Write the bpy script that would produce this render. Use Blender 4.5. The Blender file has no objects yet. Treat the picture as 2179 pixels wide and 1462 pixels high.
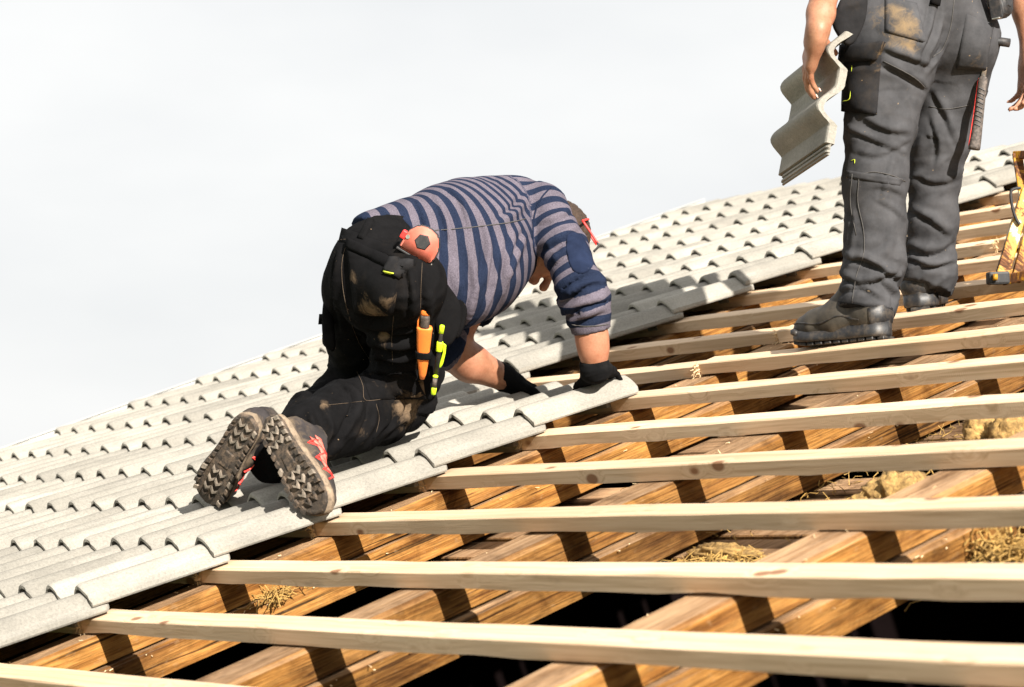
import bpy, bmesh, math, random
import numpy as np
from mathutils import Vector, Matrix
from mathutils.bvhtree import BVHTree

# ------------------------------------------------------------------ camera, sky, sun, exposure
sc = bpy.context.scene
col = sc.collection
FPX, IW, IH = 4854.28, 2179.0, 1462.0            # focal length in photo pixels, photo size
YAW, PITCH = -0.9392, 0.0928
CAM = np.array([3.7095, -1.9745, 0.2534])
SLOPE, GAUGE = 0.3482, 0.3275                     # roof pitch (rad), batten spacing (m)
FWD = np.array([math.sin(YAW)*math.cos(PITCH), math.cos(YAW)*math.cos(PITCH), math.sin(PITCH)])
RGT = np.array([math.cos(YAW), -math.sin(YAW), 0.0])
UPV = np.cross(RGT, FWD)
cam_data = bpy.data.cameras.new('camera')
cam = bpy.data.objects.new('camera', cam_data)
col.objects.link(cam)
cam.matrix_world = Matrix(((RGT[0], UPV[0], -FWD[0], CAM[0]), (RGT[1], UPV[1], -FWD[1], CAM[1]),
                           (RGT[2], UPV[2], -FWD[2], CAM[2]), (0, 0, 0, 1)))
cam_data.sensor_width = 36.0
cam_data.lens = 36.0*FPX/IW
cam_data.clip_start, cam_data.clip_end = 0.05, 5000
cam_data.dof.use_dof = True
cam_data.dof.focus_distance = 5.85
cam_data.dof.aperture_fstop = 5.6
sc.camera = cam

SUN_TO = np.array([0.868, -0.190, 0.455])         # towards the sun: low, from the right, along the battens
SUN_TO /= np.linalg.norm(SUN_TO)
SUN_ELEV = math.asin(SUN_TO[2])
SUN_AZ = math.atan2(SUN_TO[0], SUN_TO[1])
world = bpy.data.worlds.new('World')
sc.world = world
world.use_nodes = True
wt = world.node_tree
wt.nodes.clear()
w_out = wt.nodes.new('ShaderNodeOutputWorld')
w_bg = wt.nodes.new('ShaderNodeBackground')
w_sky = wt.nodes.new('ShaderNodeTexSky')
w_sky.sky_type = 'NISHITA'
w_sky.sun_disc = False
w_sky.sun_elevation = SUN_ELEV
w_sky.sun_rotation = SUN_AZ
w_sky.dust_density = 4.0
w_sky.air_density = 1.0
w_geo = wt.nodes.new('ShaderNodeTexCoord')
w_map = wt.nodes.new('ShaderNodeMapping')
w_map.inputs['Scale'].default_value = (3.2, 3.2, 9.0)
w_noise = wt.nodes.new('ShaderNodeTexNoise')
w_noise.inputs['Scale'].default_value = 1.3
w_noise.inputs['Detail'].default_value = 4.0
w_ramp = wt.nodes.new('ShaderNodeValToRGB')       # thin bright cloud veil over the whole sky
w_ramp.color_ramp.elements[0].position = 0.3
w_ramp.color_ramp.elements[0].color = (3.52, 3.57, 3.60, 1)
w_ramp.color_ramp.elements[1].position = 0.72
w_ramp.color_ramp.elements[1].color = (4.10, 4.10, 4.05, 1)
w_mix = wt.nodes.new('ShaderNodeMixRGB')
w_mix.inputs[0].default_value = 0.97
w_bg.inputs['Strength'].default_value = 0.1
L = wt.links.new
L(w_geo.outputs['Generated'], w_map.inputs[0]); L(w_map.outputs[0], w_noise.inputs['Vector'])
L(w_noise.outputs['Fac'], w_ramp.inputs[0]); L(w_sky.outputs[0], w_mix.inputs[1]); L(w_ramp.outputs[0], w_mix.inputs[2])
L(w_mix.outputs[0], w_bg.inputs['Color']); L(w_bg.outputs[0], w_out.inputs[0])
sun_data = bpy.data.lights.new('sun', 'SUN')
sun_data.energy = 5.0
sun_data.angle = math.radians(0.6)
sun_data.color = (1.0, 0.945, 0.86)
sun = bpy.data.objects.new('sun', sun_data)
col.objects.link(sun)
sun.rotation_euler = Vector(tuple(SUN_TO)).to_track_quat('Z', 'Y').to_euler()
sc.view_settings.view_transform = 'Standard'
sc.view_settings.look = 'None'
sc.view_settings.exposure = 1.30
sc.view_settings.gamma = 1.0
sc.render.engine = 'CYCLES'
sc.cycles.use_denoising = True
sc.cycles.max_bounces = 6
sc.cycles.diffuse_bounces = 3

# ------------------------------------------------------------------ helpers
rng = np.random.default_rng(7)
WM = {}                                            # world matrix of every object placed here
NV = np.array([0, math.cos(SLOPE), math.sin(SLOPE)])
NW = np.array([0, -math.sin(SLOPE), math.cos(SLOPE)])
ROOF = Matrix(((1, 0, 0, 0), (0, NV[1], NW[1], 0), (0, NV[2], NW[2], 0), (0, 0, 0, 1)))

def S(x, y, d):
    """World point of a spot measured in the photograph, at its distance along the view axis."""
    return CAM + (FWD + RGT*(x-IW/2)/FPX - UPV*(y-IH/2)/FPX)*d
def pr(r, d): return r*d/FPX
def roofp(u, v, w): return np.array([u, 0, 0]) + v*NV + w*NW
def norm(a): a = np.asarray(a, float); return a/np.linalg.norm(a)
def frame(o, x, y, z):
    return Matrix(((x[0], y[0], z[0], o[0]), (x[1], y[1], z[1], o[1]), (x[2], y[2], z[2], o[2]), (0, 0, 0, 1)))

def place(o, parent=None, M=None):
    col.objects.link(o)
    M = M or Matrix.Identity(4)
    if parent is not None:
        o.parent = parent
        o.matrix_parent_inverse = WM[parent.name].inverted()
    o.matrix_basis = M
    WM[o.name] = M
    return o
def tag(o, label=None, cat=None, group=None, kind=None):
    if label: o['label'] = label
    if cat: o['category'] = cat
    if group: o['group'] = group
    if kind: o['kind'] = kind
    return o
def empty(name, loc, parent=None):
    o = bpy.data.objects.new(name, None)
    o.empty_display_size = .05
    return place(o, parent, Matrix.Translation(Vector(tuple(loc))))
def mesh_data(name, V, F, mat, smooth=False):
    me = bpy.data.meshes.new(name)
    me.from_pydata([tuple(map(float, v)) for v in V], [], [tuple(map(int, f)) for f in F])
    if mat: me.materials.append(mat)
    if smooth: me.polygons.foreach_set('use_smooth', [True]*len(me.polygons))
    me.update()
    return me
def obj(name, V, F, mat, parent=None, M=None, smooth=False):
    return place(bpy.data.objects.new(name, mesh_data(name, V, F, mat, smooth)), parent, M)
def inst(name, me, parent=None, M=None):
    return place(bpy.data.objects.new(name, me), parent, M)

BOXF = [(0, 1, 3, 2), (4, 6, 7, 5), (0, 4, 5, 1), (2, 3, 7, 6), (0, 2, 6, 4), (1, 5, 7, 3)]
def box_vf(lo, hi):
    V = [(x, y, z) for x in (lo[0], hi[0]) for y in (lo[1], hi[1]) for z in (lo[2], hi[2])]
    return V, BOXF
def bevel_box(lo, hi, b=.004, seg=2):
    bm = bmesh.new()
    V, F = box_vf(lo, hi)
    vs = [bm.verts.new(v) for v in V]
    for f in F: bm.faces.new([vs[i] for i in f])
    bmesh.ops.bevel(bm, geom=bm.edges[:]+bm.verts[:], offset=b, segments=seg, affect='EDGES', profile=.6)
    bm.verts.index_update()
    V = [tuple(v.co) for v in bm.verts]
    F = [tuple(v.index for v in f.verts) for f in bm.faces]
    bm.free()
    return V, F
def join_vf(parts):
    V, F = [], []
    for v, f in parts:
        n = len(V)
        V += list(v)
        F += [tuple(i+n for i in q) for q in f]
    return V, F
def tube_vf(P, R, n=10, cap=True, flat=None):
    """Tube through the points P with radius R (number or list); flat=(normal, factor) squashes the section."""
    P = [np.asarray(p, float) for p in P]
    R = [R]*len(P) if np.isscalar(R) else R
    V, F = [], []
    t0 = norm(P[1]-P[0])
    a = np.cross(t0, [0, 0, 1.0])
    if np.linalg.norm(a) < .1: a = np.cross(t0, [1.0, 0, 0])
    a = norm(a)
    for i, p in enumerate(P):
        t = norm(P[min(i+1, len(P)-1)]-P[max(i-1, 0)])
        a = norm(a-t*np.dot(a, t))
        b = np.cross(t, a)
        for k in range(n):
            an = 2*math.pi*k/n
            off = (a*math.cos(an)+b*math.sin(an))*R[i]
            if flat is not None:
                off = off - flat[0]*np.dot(off, flat[0])*(1-flat[1])
            V.append(p+off)
    for i in range(len(P)-1):
        for k in range(n):
            k2 = (k+1) % n
            F.append((i*n+k, i*n+k2, (i+1)*n+k2, (i+1)*n+k))
    if cap:
        F.append(tuple(range(n))[::-1])
        F.append(tuple((len(P)-1)*n+k for k in range(n)))
    return V, F
def spline(P, n=8):
    P = [np.asarray(p, float) for p in P]
    if len(P) < 3: return [P[0]*(1-t)+P[-1]*t for t in np.linspace(0, 1, n)]
    out = []
    Q = [2*P[0]-P[1]]+P+[2*P[-1]-P[-2]]
    for i in range(1, len(Q)-2):
        for t in np.linspace(0, 1, n, endpoint=False):
            a, b, c, d = Q[i-1:i+3]
            out.append(.5*((2*b)+(c-a)*t+(2*a-5*b+4*c-d)*t*t+(3*b-a-3*c+d)*t**3))
    out.append(P[-1])
    return out

# value noise on arrays of points
def vnoise(P, seed=0):
    P = np.asarray(P, float)
    i = np.floor(P).astype(np.int64)
    f = P-i
    u = f*f*f*(f*(f*6-15)+10)
    def h(dx, dy, dz):
        n = ((i[:, 0]+dx)*374761393+(i[:, 1]+dy)*668265263+(i[:, 2]+dz)*1274126177+seed*974634777) & 0xffffffff
        n = ((n ^ (n >> 13))*1274126177) & 0xffffffff
        n = ((n ^ (n >> 16))*2246822519) & 0xffffffff
        return (n & 0xffff)/32767.5-1
    x, y, z = u[:, 0], u[:, 1], u[:, 2]
    c00 = h(0, 0, 0)*(1-x)+h(1, 0, 0)*x; c10 = h(0, 1, 0)*(1-x)+h(1, 1, 0)*x
    c01 = h(0, 0, 1)*(1-x)+h(1, 0, 1)*x; c11 = h(0, 1, 1)*(1-x)+h(1, 1, 1)*x
    return (c00*(1-y)+c10*y)*(1-z)+(c01*(1-y)+c11*y)*z

# signed-distance bodies: limbs and garments grow out of one field, so they join smoothly
class Field:
    def __init__(s, lo, hi, h):
        s.lo = np.asarray(lo, float); s.h = h
        s.n = np.ceil((np.asarray(hi)-s.lo)/h).astype(int)+1
        s.F = np.full(s.n, .5, np.float32)
        s.ax = [s.lo[i]+h*np.arange(s.n[i]) for i in range(3)]
    def block(s, lo, hi):
        a = np.clip(np.floor((np.asarray(lo)-s.lo)/s.h).astype(int), 0, s.n-1)
        b = np.clip(np.ceil((np.asarray(hi)-s.lo)/s.h).astype(int)+1, 1, s.n)
        sl = tuple(slice(a[i], max(b[i], a[i]+1)) for i in range(3))
        X, Y, Z = np.meshgrid(*[s.ax[i][sl[i]] for i in range(3)], indexing='ij')
        return sl, np.stack([X, Y, Z], -1)
    def put(s, sl, d, k):
        A = s.F[sl]
        if k <= 0: s.F[sl] = np.minimum(A, d); return
        hh = np.clip(.5+.5*(d-A)/k, 0, 1)
        s.F[sl] = d*(1-hh)+A*hh-k*hh*(1-hh)
    def cone(s, a, b, ra, rb, k=.02, sq=None):
        a = np.asarray(a, float); b = np.asarray(b, float)
        m = max(ra, rb)*(1.0 if sq is None else max(1, sq[1]))+k+4*s.h
        sl, P = s.block(np.minimum(a, b)-m, np.maximum(a, b)+m)
        ab = b-a
        t = np.clip(((P-a)@ab)/max(ab@ab, 1e-9), 0, 1)
        D = P-a-t[..., None]*ab
        if sq is not None:                     # sq=(axis, factor): section stretched by factor along axis
            n = norm(sq[0])
            D = D-(D@n)[..., None]*n*(1-1/sq[1])
        s.put(sl, (np.linalg.norm(D, axis=-1)-(ra+(rb-ra)*t)).astype(np.float32), k)
    def chain(s, pts, k=.02, sq=None):
        for (a, ra), (b, rb) in zip(pts[:-1], pts[1:]): s.cone(a, b, ra, rb, k, sq)
    def ell(s, c, axes, r, k=.02):
        c = np.asarray(c, float); m = max(r)+k+4*s.h
        sl, P = s.block(c-m, c+m)
        q = (P-c)@np.asarray(axes, float).T
        q0 = np.linalg.norm(q/np.asarray(r), axis=-1)
        q1 = np.linalg.norm(q/np.asarray(r)**2, axis=-1)+1e-9
        s.put(sl, (q0*(q0-1)/q1).astype(np.float32), k)
    def rbox(s, c, axes, half, rd, k=.005):
        c = np.asarray(c, float); half = np.asarray(half, float); m = np.linalg.norm(half)+rd+k+4*s.h
        sl, P = s.block(c-m, c+m)
        q = np.abs((P-c)@np.asarray(axes, float).T)-(half-rd)
        d = np.linalg.norm(np.maximum(q, 0), axis=-1)+np.minimum(q.max(-1), 0)-rd
        s.put(sl, d.astype(np.float32), k)
    def cut(s, c, n, lo=None, hi=None):        # remove what lies on the +n side (inside a block)
        c = np.asarray(c, float); n = norm(n)
        sl, P = s.block(s.lo if lo is None else lo, s.lo+s.h*s.n if hi is None else hi)
        s.F[sl] = np.maximum(s.F[sl], ((P-c)@n).astype(np.float32))
    def mesh(s, smooth=2):
        F = s.F
        F[0] = F[-1] = 1; F[:, 0] = F[:, -1] = 1; F[:, :, 0] = F[:, :, -1] = 1
        I = F < 0
        c = np.zeros(tuple(x-1 for x in F.shape), np.int8)
        for dx in (0, 1):
            for dy in (0, 1):
                for dz in (0, 1):
                    c += I[dx:F.shape[0]-1+dx, dy:F.shape[1]-1+dy, dz:F.shape[2]-1+dz]
        act = (c > 0) & (c < 8)
        ix = np.argwhere(act)
        vid = np.full(c.shape, -1, np.int64); vid[act] = np.arange(len(ix))
        cor = [(0, 0, 0), (1, 0, 0), (0, 1, 0), (1, 1, 0), (0, 0, 1), (1, 0, 1), (0, 1, 1), (1, 1, 1)]
        val = np.stack([F[ix[:, 0]+a, ix[:, 1]+b, ix[:, 2]+d] for a, b, d in cor], 1)
        ed = [(0, 1), (2, 3), (4, 5), (6, 7), (0, 2), (1, 3), (4, 6), (5, 7), (0, 4), (1, 5), (2, 6), (3, 7)]
        acc = np.zeros((len(ix), 3)); cnt = np.zeros(len(ix))
        cf = np.array(cor, float)
        for a, b in ed:
            va, vb = val[:, a], val[:, b]
            m = (va < 0) != (vb < 0)
            t = np.where(m, va/np.where(m, va-vb, 1), 0)
            acc += np.where(m[:, None], cf[a]+t[:, None]*(cf[b]-cf[a]), 0); cnt += m
        V = s.lo+s.h*(ix+acc/cnt[:, None])
        Q = []
        for ax in range(3):
            o1, o2 = (ax+1) % 3, (ax+2) % 3
            sa = [slice(None)]*3; sb = [slice(None)]*3
            sa[ax] = slice(0, -1); sb[ax] = slice(1, None)
            A, B = I[tuple(sa)], I[tuple(sb)]
            e = np.argwhere(A != B)
            e = e[(e[:, o1] > 0) & (e[:, o2] > 0) & (e[:, o1] < F.shape[o1]-1) & (e[:, o2] < F.shape[o2]-1)]
            ins = A[tuple(e.T)]
            def cell(d1, d2):
                q = e.copy(); q[:, o1] -= d1; q[:, o2] -= d2
                return vid[tuple(q.T)]
            q = np.stack([cell(1, 1), cell(0, 1), cell(0, 0), cell(1, 0)], 1)
            q[~ins] = q[~ins][:, ::-1]
            Q.append(q)
        Q = np.concatenate(Q)
        E = np.concatenate([Q[:, [0, 1]], Q[:, [1, 2]], Q[:, [2, 3]], Q[:, [3, 0]]])
        for _ in range(smooth):
            sm = np.zeros_like(V); n = np.bincount(E.ravel(), minlength=len(V))
            for k in range(3):
                sm[:, k] = np.bincount(E[:, 0], V[E[:, 1], k], len(V))+np.bincount(E[:, 1], V[E[:, 0], k], len(V))
            V = .45*V+.55*sm/np.maximum(n, 1)[:, None]
        return V, Q
def vnormals(V, Q):
    n = np.cross(V[Q[:, 2]]-V[Q[:, 0]], V[Q[:, 3]]-V[Q[:, 1]])
    N = np.zeros_like(V)
    for k in range(4):
        for j in range(3): N[:, j] += np.bincount(Q[:, k], n[:, j], len(V))
    return N/np.maximum(np.linalg.norm(N, axis=1), 1e-9)[:, None]
def nearest_seg(V, segs):
    """For every vertex: nearest bone, place along it, and offset from it."""
    best = np.full(len(V), 9.0); idx = np.zeros(len(V), int); tt = np.zeros(len(V))
    for i, (a, b, *_) in enumerate(segs):
        ab = b-a
        t = np.clip((V-a)@ab/(ab@ab), 0, 1)
        d = np.linalg.norm(V-a-t[:, None]*ab, axis=1)
        m = d < best
        best[m] = d[m]; idx[m] = i; tt[m] = t[m]
    return idx, tt
def folds(V, N, segs, amp, fa=22, fb=5, seed=1, skew=.5):
    """Cloth folds: ridges mostly across each limb, deeper near its joints."""
    idx, t = nearest_seg(V, segs)
    D = np.zeros(len(V))
    for i, sg in enumerate(segs):
        m = idx == i
        if not m.any(): continue
        a, b = sg[0], sg[1]
        w0, w1 = (sg[2], sg[3]) if len(sg) > 3 else (1, 1)
        ax = norm(b-a)
        p = V[m]-a
        al = p@ax
        pe = p-al[:, None]*ax
        e1 = norm(np.cross(ax, [.3, .5, .81])); e2 = np.cross(ax, e1)
        tw = skew*(vnoise(p*5+9.1, seed+31)*.09+.35*np.abs(pe@e1)-.2*(pe@e2))
        q = pe*fb+ax[None]*((al+tw)*fa)[:, None]
        q = q+.8*np.stack([vnoise(p*8+k*17.3, seed+k) for k in range(3)], 1)
        n1 = vnoise(q, seed+5); n2 = vnoise(q*2.1+3.7, seed+9)
        msk = np.clip(.55+1.3*vnoise(p*6.5+2.2, seed+17), .08, 1.1)
        r = ((1-np.minimum(np.abs(n1)*1.7, 1))**1.3*1.2-.35+.25*n2)*msk
        D[m] = r*(w0*(1-t[m])+w1*t[m])
    return V+N*(amp*D)[:, None]
def creases(V, Q, lines, amp, wid, seed=0):
    """Sewn-cloth creases laid along given lines on the garment: a ridge with a sharp valley beside it."""
    bvh = BVHTree.FromPolygons([tuple(v) for v in V], [tuple(map(int, q)) for q in Q])
    N = vnormals(V, Q); D = np.zeros(len(V))
    r = np.random.default_rng(seed)
    for ln in lines:
        k = 1.0
        if np.isscalar(ln[0]): k, ln = ln[0], ln[1:]
        P = []
        for q in spline([np.array([x, y, 0.]) for x, y in ln], 7):
            h = bvh.ray_cast(Vector(tuple(CAM)), Vector(tuple(norm(S(q[0], q[1], 1.0)-CAM))))
            if h[0] is not None: P.append(np.array(h[0]))
        if len(P) < 3: continue
        P = np.array(P); T = np.gradient(P, axis=0); T /= np.linalg.norm(T, axis=1)[:, None]+1e-9
        lo, hi = P.min(0)-4*wid, P.max(0)+4*wid
        m = np.where(((V > lo) & (V < hi)).all(1))[0]
        if not len(m): continue
        d2 = ((V[m][:, None]-P[None])**2).sum(2)
        j = d2.argmin(1)
        off = V[m]-P[j]
        side = np.cross(T[j], N[m]); side /= np.linalg.norm(side, axis=1)[:, None]+1e-9
        s_ = (off*side).sum(1)
        al = np.abs((off*T[j]).sum(1))
        t = j/(len(P)-1)
        env = np.sin(np.pi*np.clip(.08+.84*t, 0, 1))**.7*np.exp(-(al/(1.5*wid))**2)*np.exp(-((d2.min(1)-s_**2).clip(0))/(4*wid)**2)
        w = wid*(.75+.5*r.random())
        prof_ = np.exp(-(s_/w)**2)-1.15*np.exp(-((s_-1.5*w)/(.62*w))**2)-.25*np.exp(-((s_+2.0*w)/(1.2*w))**2)
        D[m] += k*amp*env*prof_
    return V+N*D[:, None]
def sdf_object(name, V, Q, mat, parent, attrs=None):
    me = bpy.data.meshes.new(name)
    me.vertices.add(len(V)); me.vertices.foreach_set('co', V.astype(np.float32).ravel())
    me.loops.add(Q.size); me.loops.foreach_set('vertex_index', Q.astype(np.int32).ravel())
    me.polygons.add(len(Q)); me.polygons.foreach_set('loop_start', np.arange(0, Q.size, 4, dtype=np.int32))
    me.update(calc_edges=True); me.validate()
    me.polygons.foreach_set('use_smooth', [True]*len(me.polygons))
    me.materials.append(mat)
    for k, a in (attrs or {}).items():
        at = me.attributes.new(k, 'FLOAT', 'POINT')
        at.data.foreach_set('value', a.astype(np.float32))
    o = place(bpy.data.objects.new(name, me), parent)
    o_bvh[o.name] = BVHTree.FromPolygons([tuple(v) for v in V], [tuple(map(int, q)) for q in Q])
    return o
o_bvh = {}
def hit(o, x, y, fallback=6.0):
    """Point and normal where the sight line through photo spot (x, y) meets the garment o."""
    d = norm(S(x, y, 1.0)-CAM)
    r = o_bvh[o.name].ray_cast(Vector(tuple(CAM)), Vector(tuple(d)))
    if r[0] is None:
        return None, None
    return np.array(r[0]), np.array(r[1])
def spot_attr(V, o, spots):
    """Dirt weights: patches with soft edges centred on places on the garment."""
    A = np.zeros(len(V))
    for x, y, r, s in spots:
        p, _ = hit(o, x, y)
        if p is None: continue
        d = np.linalg.norm(V-p, axis=1)
        A = np.maximum(A, s*np.clip(1-d/r, 0, 1)**.8)
    return A
def set_attr(o, name, A):
    at = o.data.attributes.new(name, 'FLOAT', 'POINT')
    at.data.foreach_set('value', np.asarray(A, np.float32))
def get_verts(o):
    a = np.empty(len(o.data.vertices)*3, np.float32); o.data.vertices.foreach_get('co', a)
    return a.reshape(-1, 3).astype(float)
def squircle(a, b):
    x, y = 2*a-1, 2*b-1
    return .5+.5*x*math.sqrt(1-y*y*.42), .5+.5*y*math.sqrt(1-x*x*.42)
def patch(name, target, C4, mat, parent, n=10, m=10, off=.004, th=.004, puff=0.0, dust=None, rnd_=False):
    """A sewn-on piece that follows the garment: C4 are its corners (photo spots, clockwise)."""
    c = np.array(C4, float)
    P, Nn = np.zeros((n+1, m+1, 3)), np.zeros((n+1, m+1, 3))
    ok = np.zeros((n+1, m+1), bool)
    for i in range(n+1):
        for j in range(m+1):
            a, b = squircle(i/n, j/m) if rnd_ else (i/n, j/m)
            q = (c[0]*(1-a)+c[1]*a)*(1-b)+(c[3]*(1-a)+c[2]*a)*b
            p, nn = hit(target, *q)
            if p is not None: P[i, j], Nn[i, j], ok[i, j] = p, nn, True
    if not ok.any(): return None
    if not ok.all():
        g = np.argwhere(ok)
        for i, j in np.argwhere(~ok):
            k = g[np.argmin(((g-[i, j])**2).sum(1))]
            a, b = i/n, j/m
            q = (c[0]*(1-a)+c[1]*a)*(1-b)+(c[3]*(1-a)+c[2]*a)*b
            dd = (P[k[0], k[1]]-CAM)@FWD
            P[i, j] = S(q[0], q[1], dd); Nn[i, j] = Nn[k[0], k[1]]
    for _ in range(2):                              # relax the cloth over the folds beneath
        Pp = np.pad(P, ((1, 1), (1, 1), (0, 0)), 'edge')
        Pm = (Pp[:-2, 1:-1]+Pp[2:, 1:-1]+Pp[1:-1, :-2]+Pp[1:-1, 2:])/4
        P[1:-1, 1:-1] = .5*P[1:-1, 1:-1]+.5*Pm[1:-1, 1:-1]
    na = norm(Nn.reshape(-1, 3).mean(0))
    Nn = Nn*.4+na*.6
    Nn /= np.linalg.norm(Nn, axis=2)[..., None]
    V, F = [], []
    idx = lambda l, i, j: l*(n+1)*(m+1)+i*(m+1)+j
    for l in (0, 1):
        for i in range(n+1):
            for j in range(m+1):
                a, b = 2*i/n-1, 2*j/m-1
                e = (1-a**6)*(1-b**6)
                t = (off+th*(.55+.45*e)+puff*(1-a*a)*(1-b*b)) if l == 0 else -.004
                V.append(P[i, j]+Nn[i, j]*t)
    for i in range(n):
        for j in range(m):
            F.append((idx(0, i, j), idx(0, i+1, j), idx(0, i+1, j+1), idx(0, i, j+1)))
    ring = [(i, 0) for i in range(n)]+[(n, j) for j in range(m)]+[(i, m) for i in range(n, 0, -1)]+[(0, j) for j in range(m, 0, -1)]
    for k in range(len(ring)):
        a, b = ring[k], ring[(k+1) % len(ring)]
        F.append((idx(0, *b), idx(0, *a), idx(1, *a), idx(1, *b)))
    o = obj(name, V, F, mat, parent, smooth=True)
    bm = bmesh.new(); bm.from_mesh(o.data); bmesh.ops.recalc_face_normals(bm, faces=bm.faces)
    bm.to_mesh(o.data); bm.free()
    A = np.zeros(len(V))
    if dust is not None:
        VV = np.array(V)
        for x, y, r, s_ in dust:
            p, _ = hit(target, x, y)
            if p is not None: A = np.maximum(A, s_*np.clip(1-np.linalg.norm(VV-p, axis=1)/r, 0, 1)**.8)
    set_attr(o, 'dust', A)
    o_bvh[o.name] = BVHTree.FromPolygons([tuple(v) for v in V], F)
    return o
def seam(name, target, pts, mat, parent, r=.0016, lift=.0012, n=6):
    P = []
    for q in spline([np.array([x, y, 0.]) for x, y in pts], n):
        p, nn = hit(target, q[0], q[1])
        if p is not None: P.append(p+nn*lift)
    if len(P) < 3: return None
    V, F = tube_vf(P, r, 5)
    return obj(name, V, F, mat, parent, smooth=True)

# ------------------------------------------------------------------ materials (all procedural)
class NT:
    def __init__(s, name):
        s.m = bpy.data.materials.new(name); s.m.use_nodes = True
        s.t = s.m.node_tree; s.b = s.t.nodes['Principled BSDF']
    def n(s, typ, **kw):
        nd = s.t.nodes.new(typ)
        for k, v in kw.items():
            if k.startswith('_'): setattr(nd, k[1:], v)
            else: nd.inputs[k.replace('__', ' ')].default_value = v
        return nd
    def l(s, a, b): s.t.links.new(a, b)
    def coord(s, scale=(1, 1, 1), rand=True, kind='Object'):
        tc = s.n('ShaderNodeTexCoord')
        mp = s.n('ShaderNodeMapping'); mp.inputs['Scale'].default_value = scale
        if rand:
            oi = s.n('ShaderNodeObjectInfo')
            mu = s.n('ShaderNodeVectorMath', _operation='MULTIPLY'); mu.inputs[1].default_value = (37.1, 11.7, 23.9)
            cb = s.n('ShaderNodeCombineXYZ')
            for k in range(3): s.l(oi.outputs['Random'], cb.inputs[k])
            s.l(cb.outputs[0], mu.inputs[0])
            ad = s.n('ShaderNodeVectorMath', _operation='ADD')
            s.l(tc.outputs[kind], ad.inputs[0]); s.l(mu.outputs[0], ad.inputs[1]); s.l(ad.outputs[0], mp.inputs[0])
        else: s.l(tc.outputs[kind], mp.inputs[0])
        return mp.outputs[0]
    def noise(s, vec, scale, detail=4, rough=.55, dist=0):
        nd = s.n('ShaderNodeTexNoise', Scale=scale, Detail=detail, Roughness=rough, Distortion=dist)
        s.l(vec, nd.inputs['Vector']); return nd.outputs['Fac']
    def ramp(s, fac, stops):
        r = s.n('ShaderNodeValToRGB'); e = r.color_ramp.elements
        while len(e) < len(stops): e.new(.5)
        for k, (p, c) in enumerate(stops):
            e[k].position = p; e[k].color = (c[0], c[1], c[2], 1) if not np.isscalar(c) else (c, c, c, 1)
        s.l(fac, r.inputs[0]); return r.outputs[0]
    def mix(s, fac, a, b, typ='MIX'):
        x = s.n('ShaderNodeMixRGB', _blend_type=typ)
        for k, v in ((0, fac), (1, a), (2, b)):
            if hasattr(v, 'links'): s.l(v, x.inputs[k])
            elif k == 0: x.inputs[0].default_value = v
            else: x.inputs[k].default_value = (v[0], v[1], v[2], 1)
        return x.outputs[0]
    def math(s, op, a, b=0.0, clamp=False):
        x = s.n('ShaderNodeMath', _operation=op, _use_clamp=clamp)
        for k, v in ((0, a), (1, b)):
            if hasattr(v, 'links'): s.l(v, x.inputs[k])
            else: x.inputs[k].default_value = v
        return x.outputs[0]
    def attr(s, name):
        a = s.n('ShaderNodeAttribute', _attribute_name=name); return a.outputs['Fac']
    def rnd(s, lo, hi):
        oi = s.n('ShaderNodeObjectInfo')
        mr = s.n('ShaderNodeMapRange'); mr.inputs['To Min'].default_value = lo; mr.inputs['To Max'].default_value = hi
        s.l(oi.outputs['Random'], mr.inputs[0]); return mr.outputs[0]
    def bump(s, h, strength=.3, dist=.002, prev=None):
        b = s.n('ShaderNodeBump', Strength=strength, Distance=dist)
        s.l(h, b.inputs['Height'])
        if prev is not None: s.l(prev, b.inputs['Normal'])
        return b.outputs[0]
    def out(s, color=None, rough=None, normal=None, spec=None, metal=None):
        if color is not None:
            if hasattr(color, 'links'): s.l(color, s.b.inputs['Base Color'])
            else: s.b.inputs['Base Color'].default_value = (*color, 1)
        if rough is not None:
            if hasattr(rough, 'links'): s.l(rough, s.b.inputs['Roughness'])
            else: s.b.inputs['Roughness'].default_value = rough
        if normal is not None: s.l(normal, s.b.inputs['Normal'])
        if spec is not None: s.b.inputs['Specular IOR Level'].default_value = spec
        if metal is not None: s.b.inputs['Metallic'].default_value = metal
        return s.m

def m_concrete():
    t = NT('grey_concrete')
    v = t.coord()
    big = t.noise(v, 5, 5); sp = t.noise(v, 520, 2, .7); mid = t.noise(v, 40, 4, .6)
    c = t.ramp(big, [(.25, (.185, .174, .152)), (.5, (.250, .234, .203)), (.8, (.305, .285, .246))])
    c = t.mix(t.ramp(sp, [(.34, .45), (.5, 1)]), (.18, .17, .15), c)
    c = t.mix(t.ramp(sp, [(.62, 0), (.76, .3)]), c, (.58, .55, .50))
    st = t.noise(t.coord((26, 3, 26)), 1.0, 4, .6)
    c = t.mix(t.math('MULTIPLY', t.ramp(st, [(.52, 0), (.75, 1)]), .35), c, (.44, .415, .37))
    b = t.rnd(.80, 1.12)
    dm = t.noise(t.coord((6, 2.5, 6)), 1.3, 5, .65)
    c = t.mix(t.math('MULTIPLY', t.ramp(dm, [(.5, 0), (.75, 1)]), .45), c, (.19, .177, .152))
    c = t.mix(1.0, c, b, 'MULTIPLY')
    gr = t.noise(v, 150, 4, .75)
    c = t.mix(1.0, c, t.ramp(gr, [(.32, .86), (.52, 1.1), (.7, 1.22)]), 'MULTIPLY')
    n = t.bump(sp, .45, .0012); n = t.bump(gr, .5, .0025, n); n = t.bump(mid, .3, .002, n)
    return t.out(c, .95, n, .12)

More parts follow.
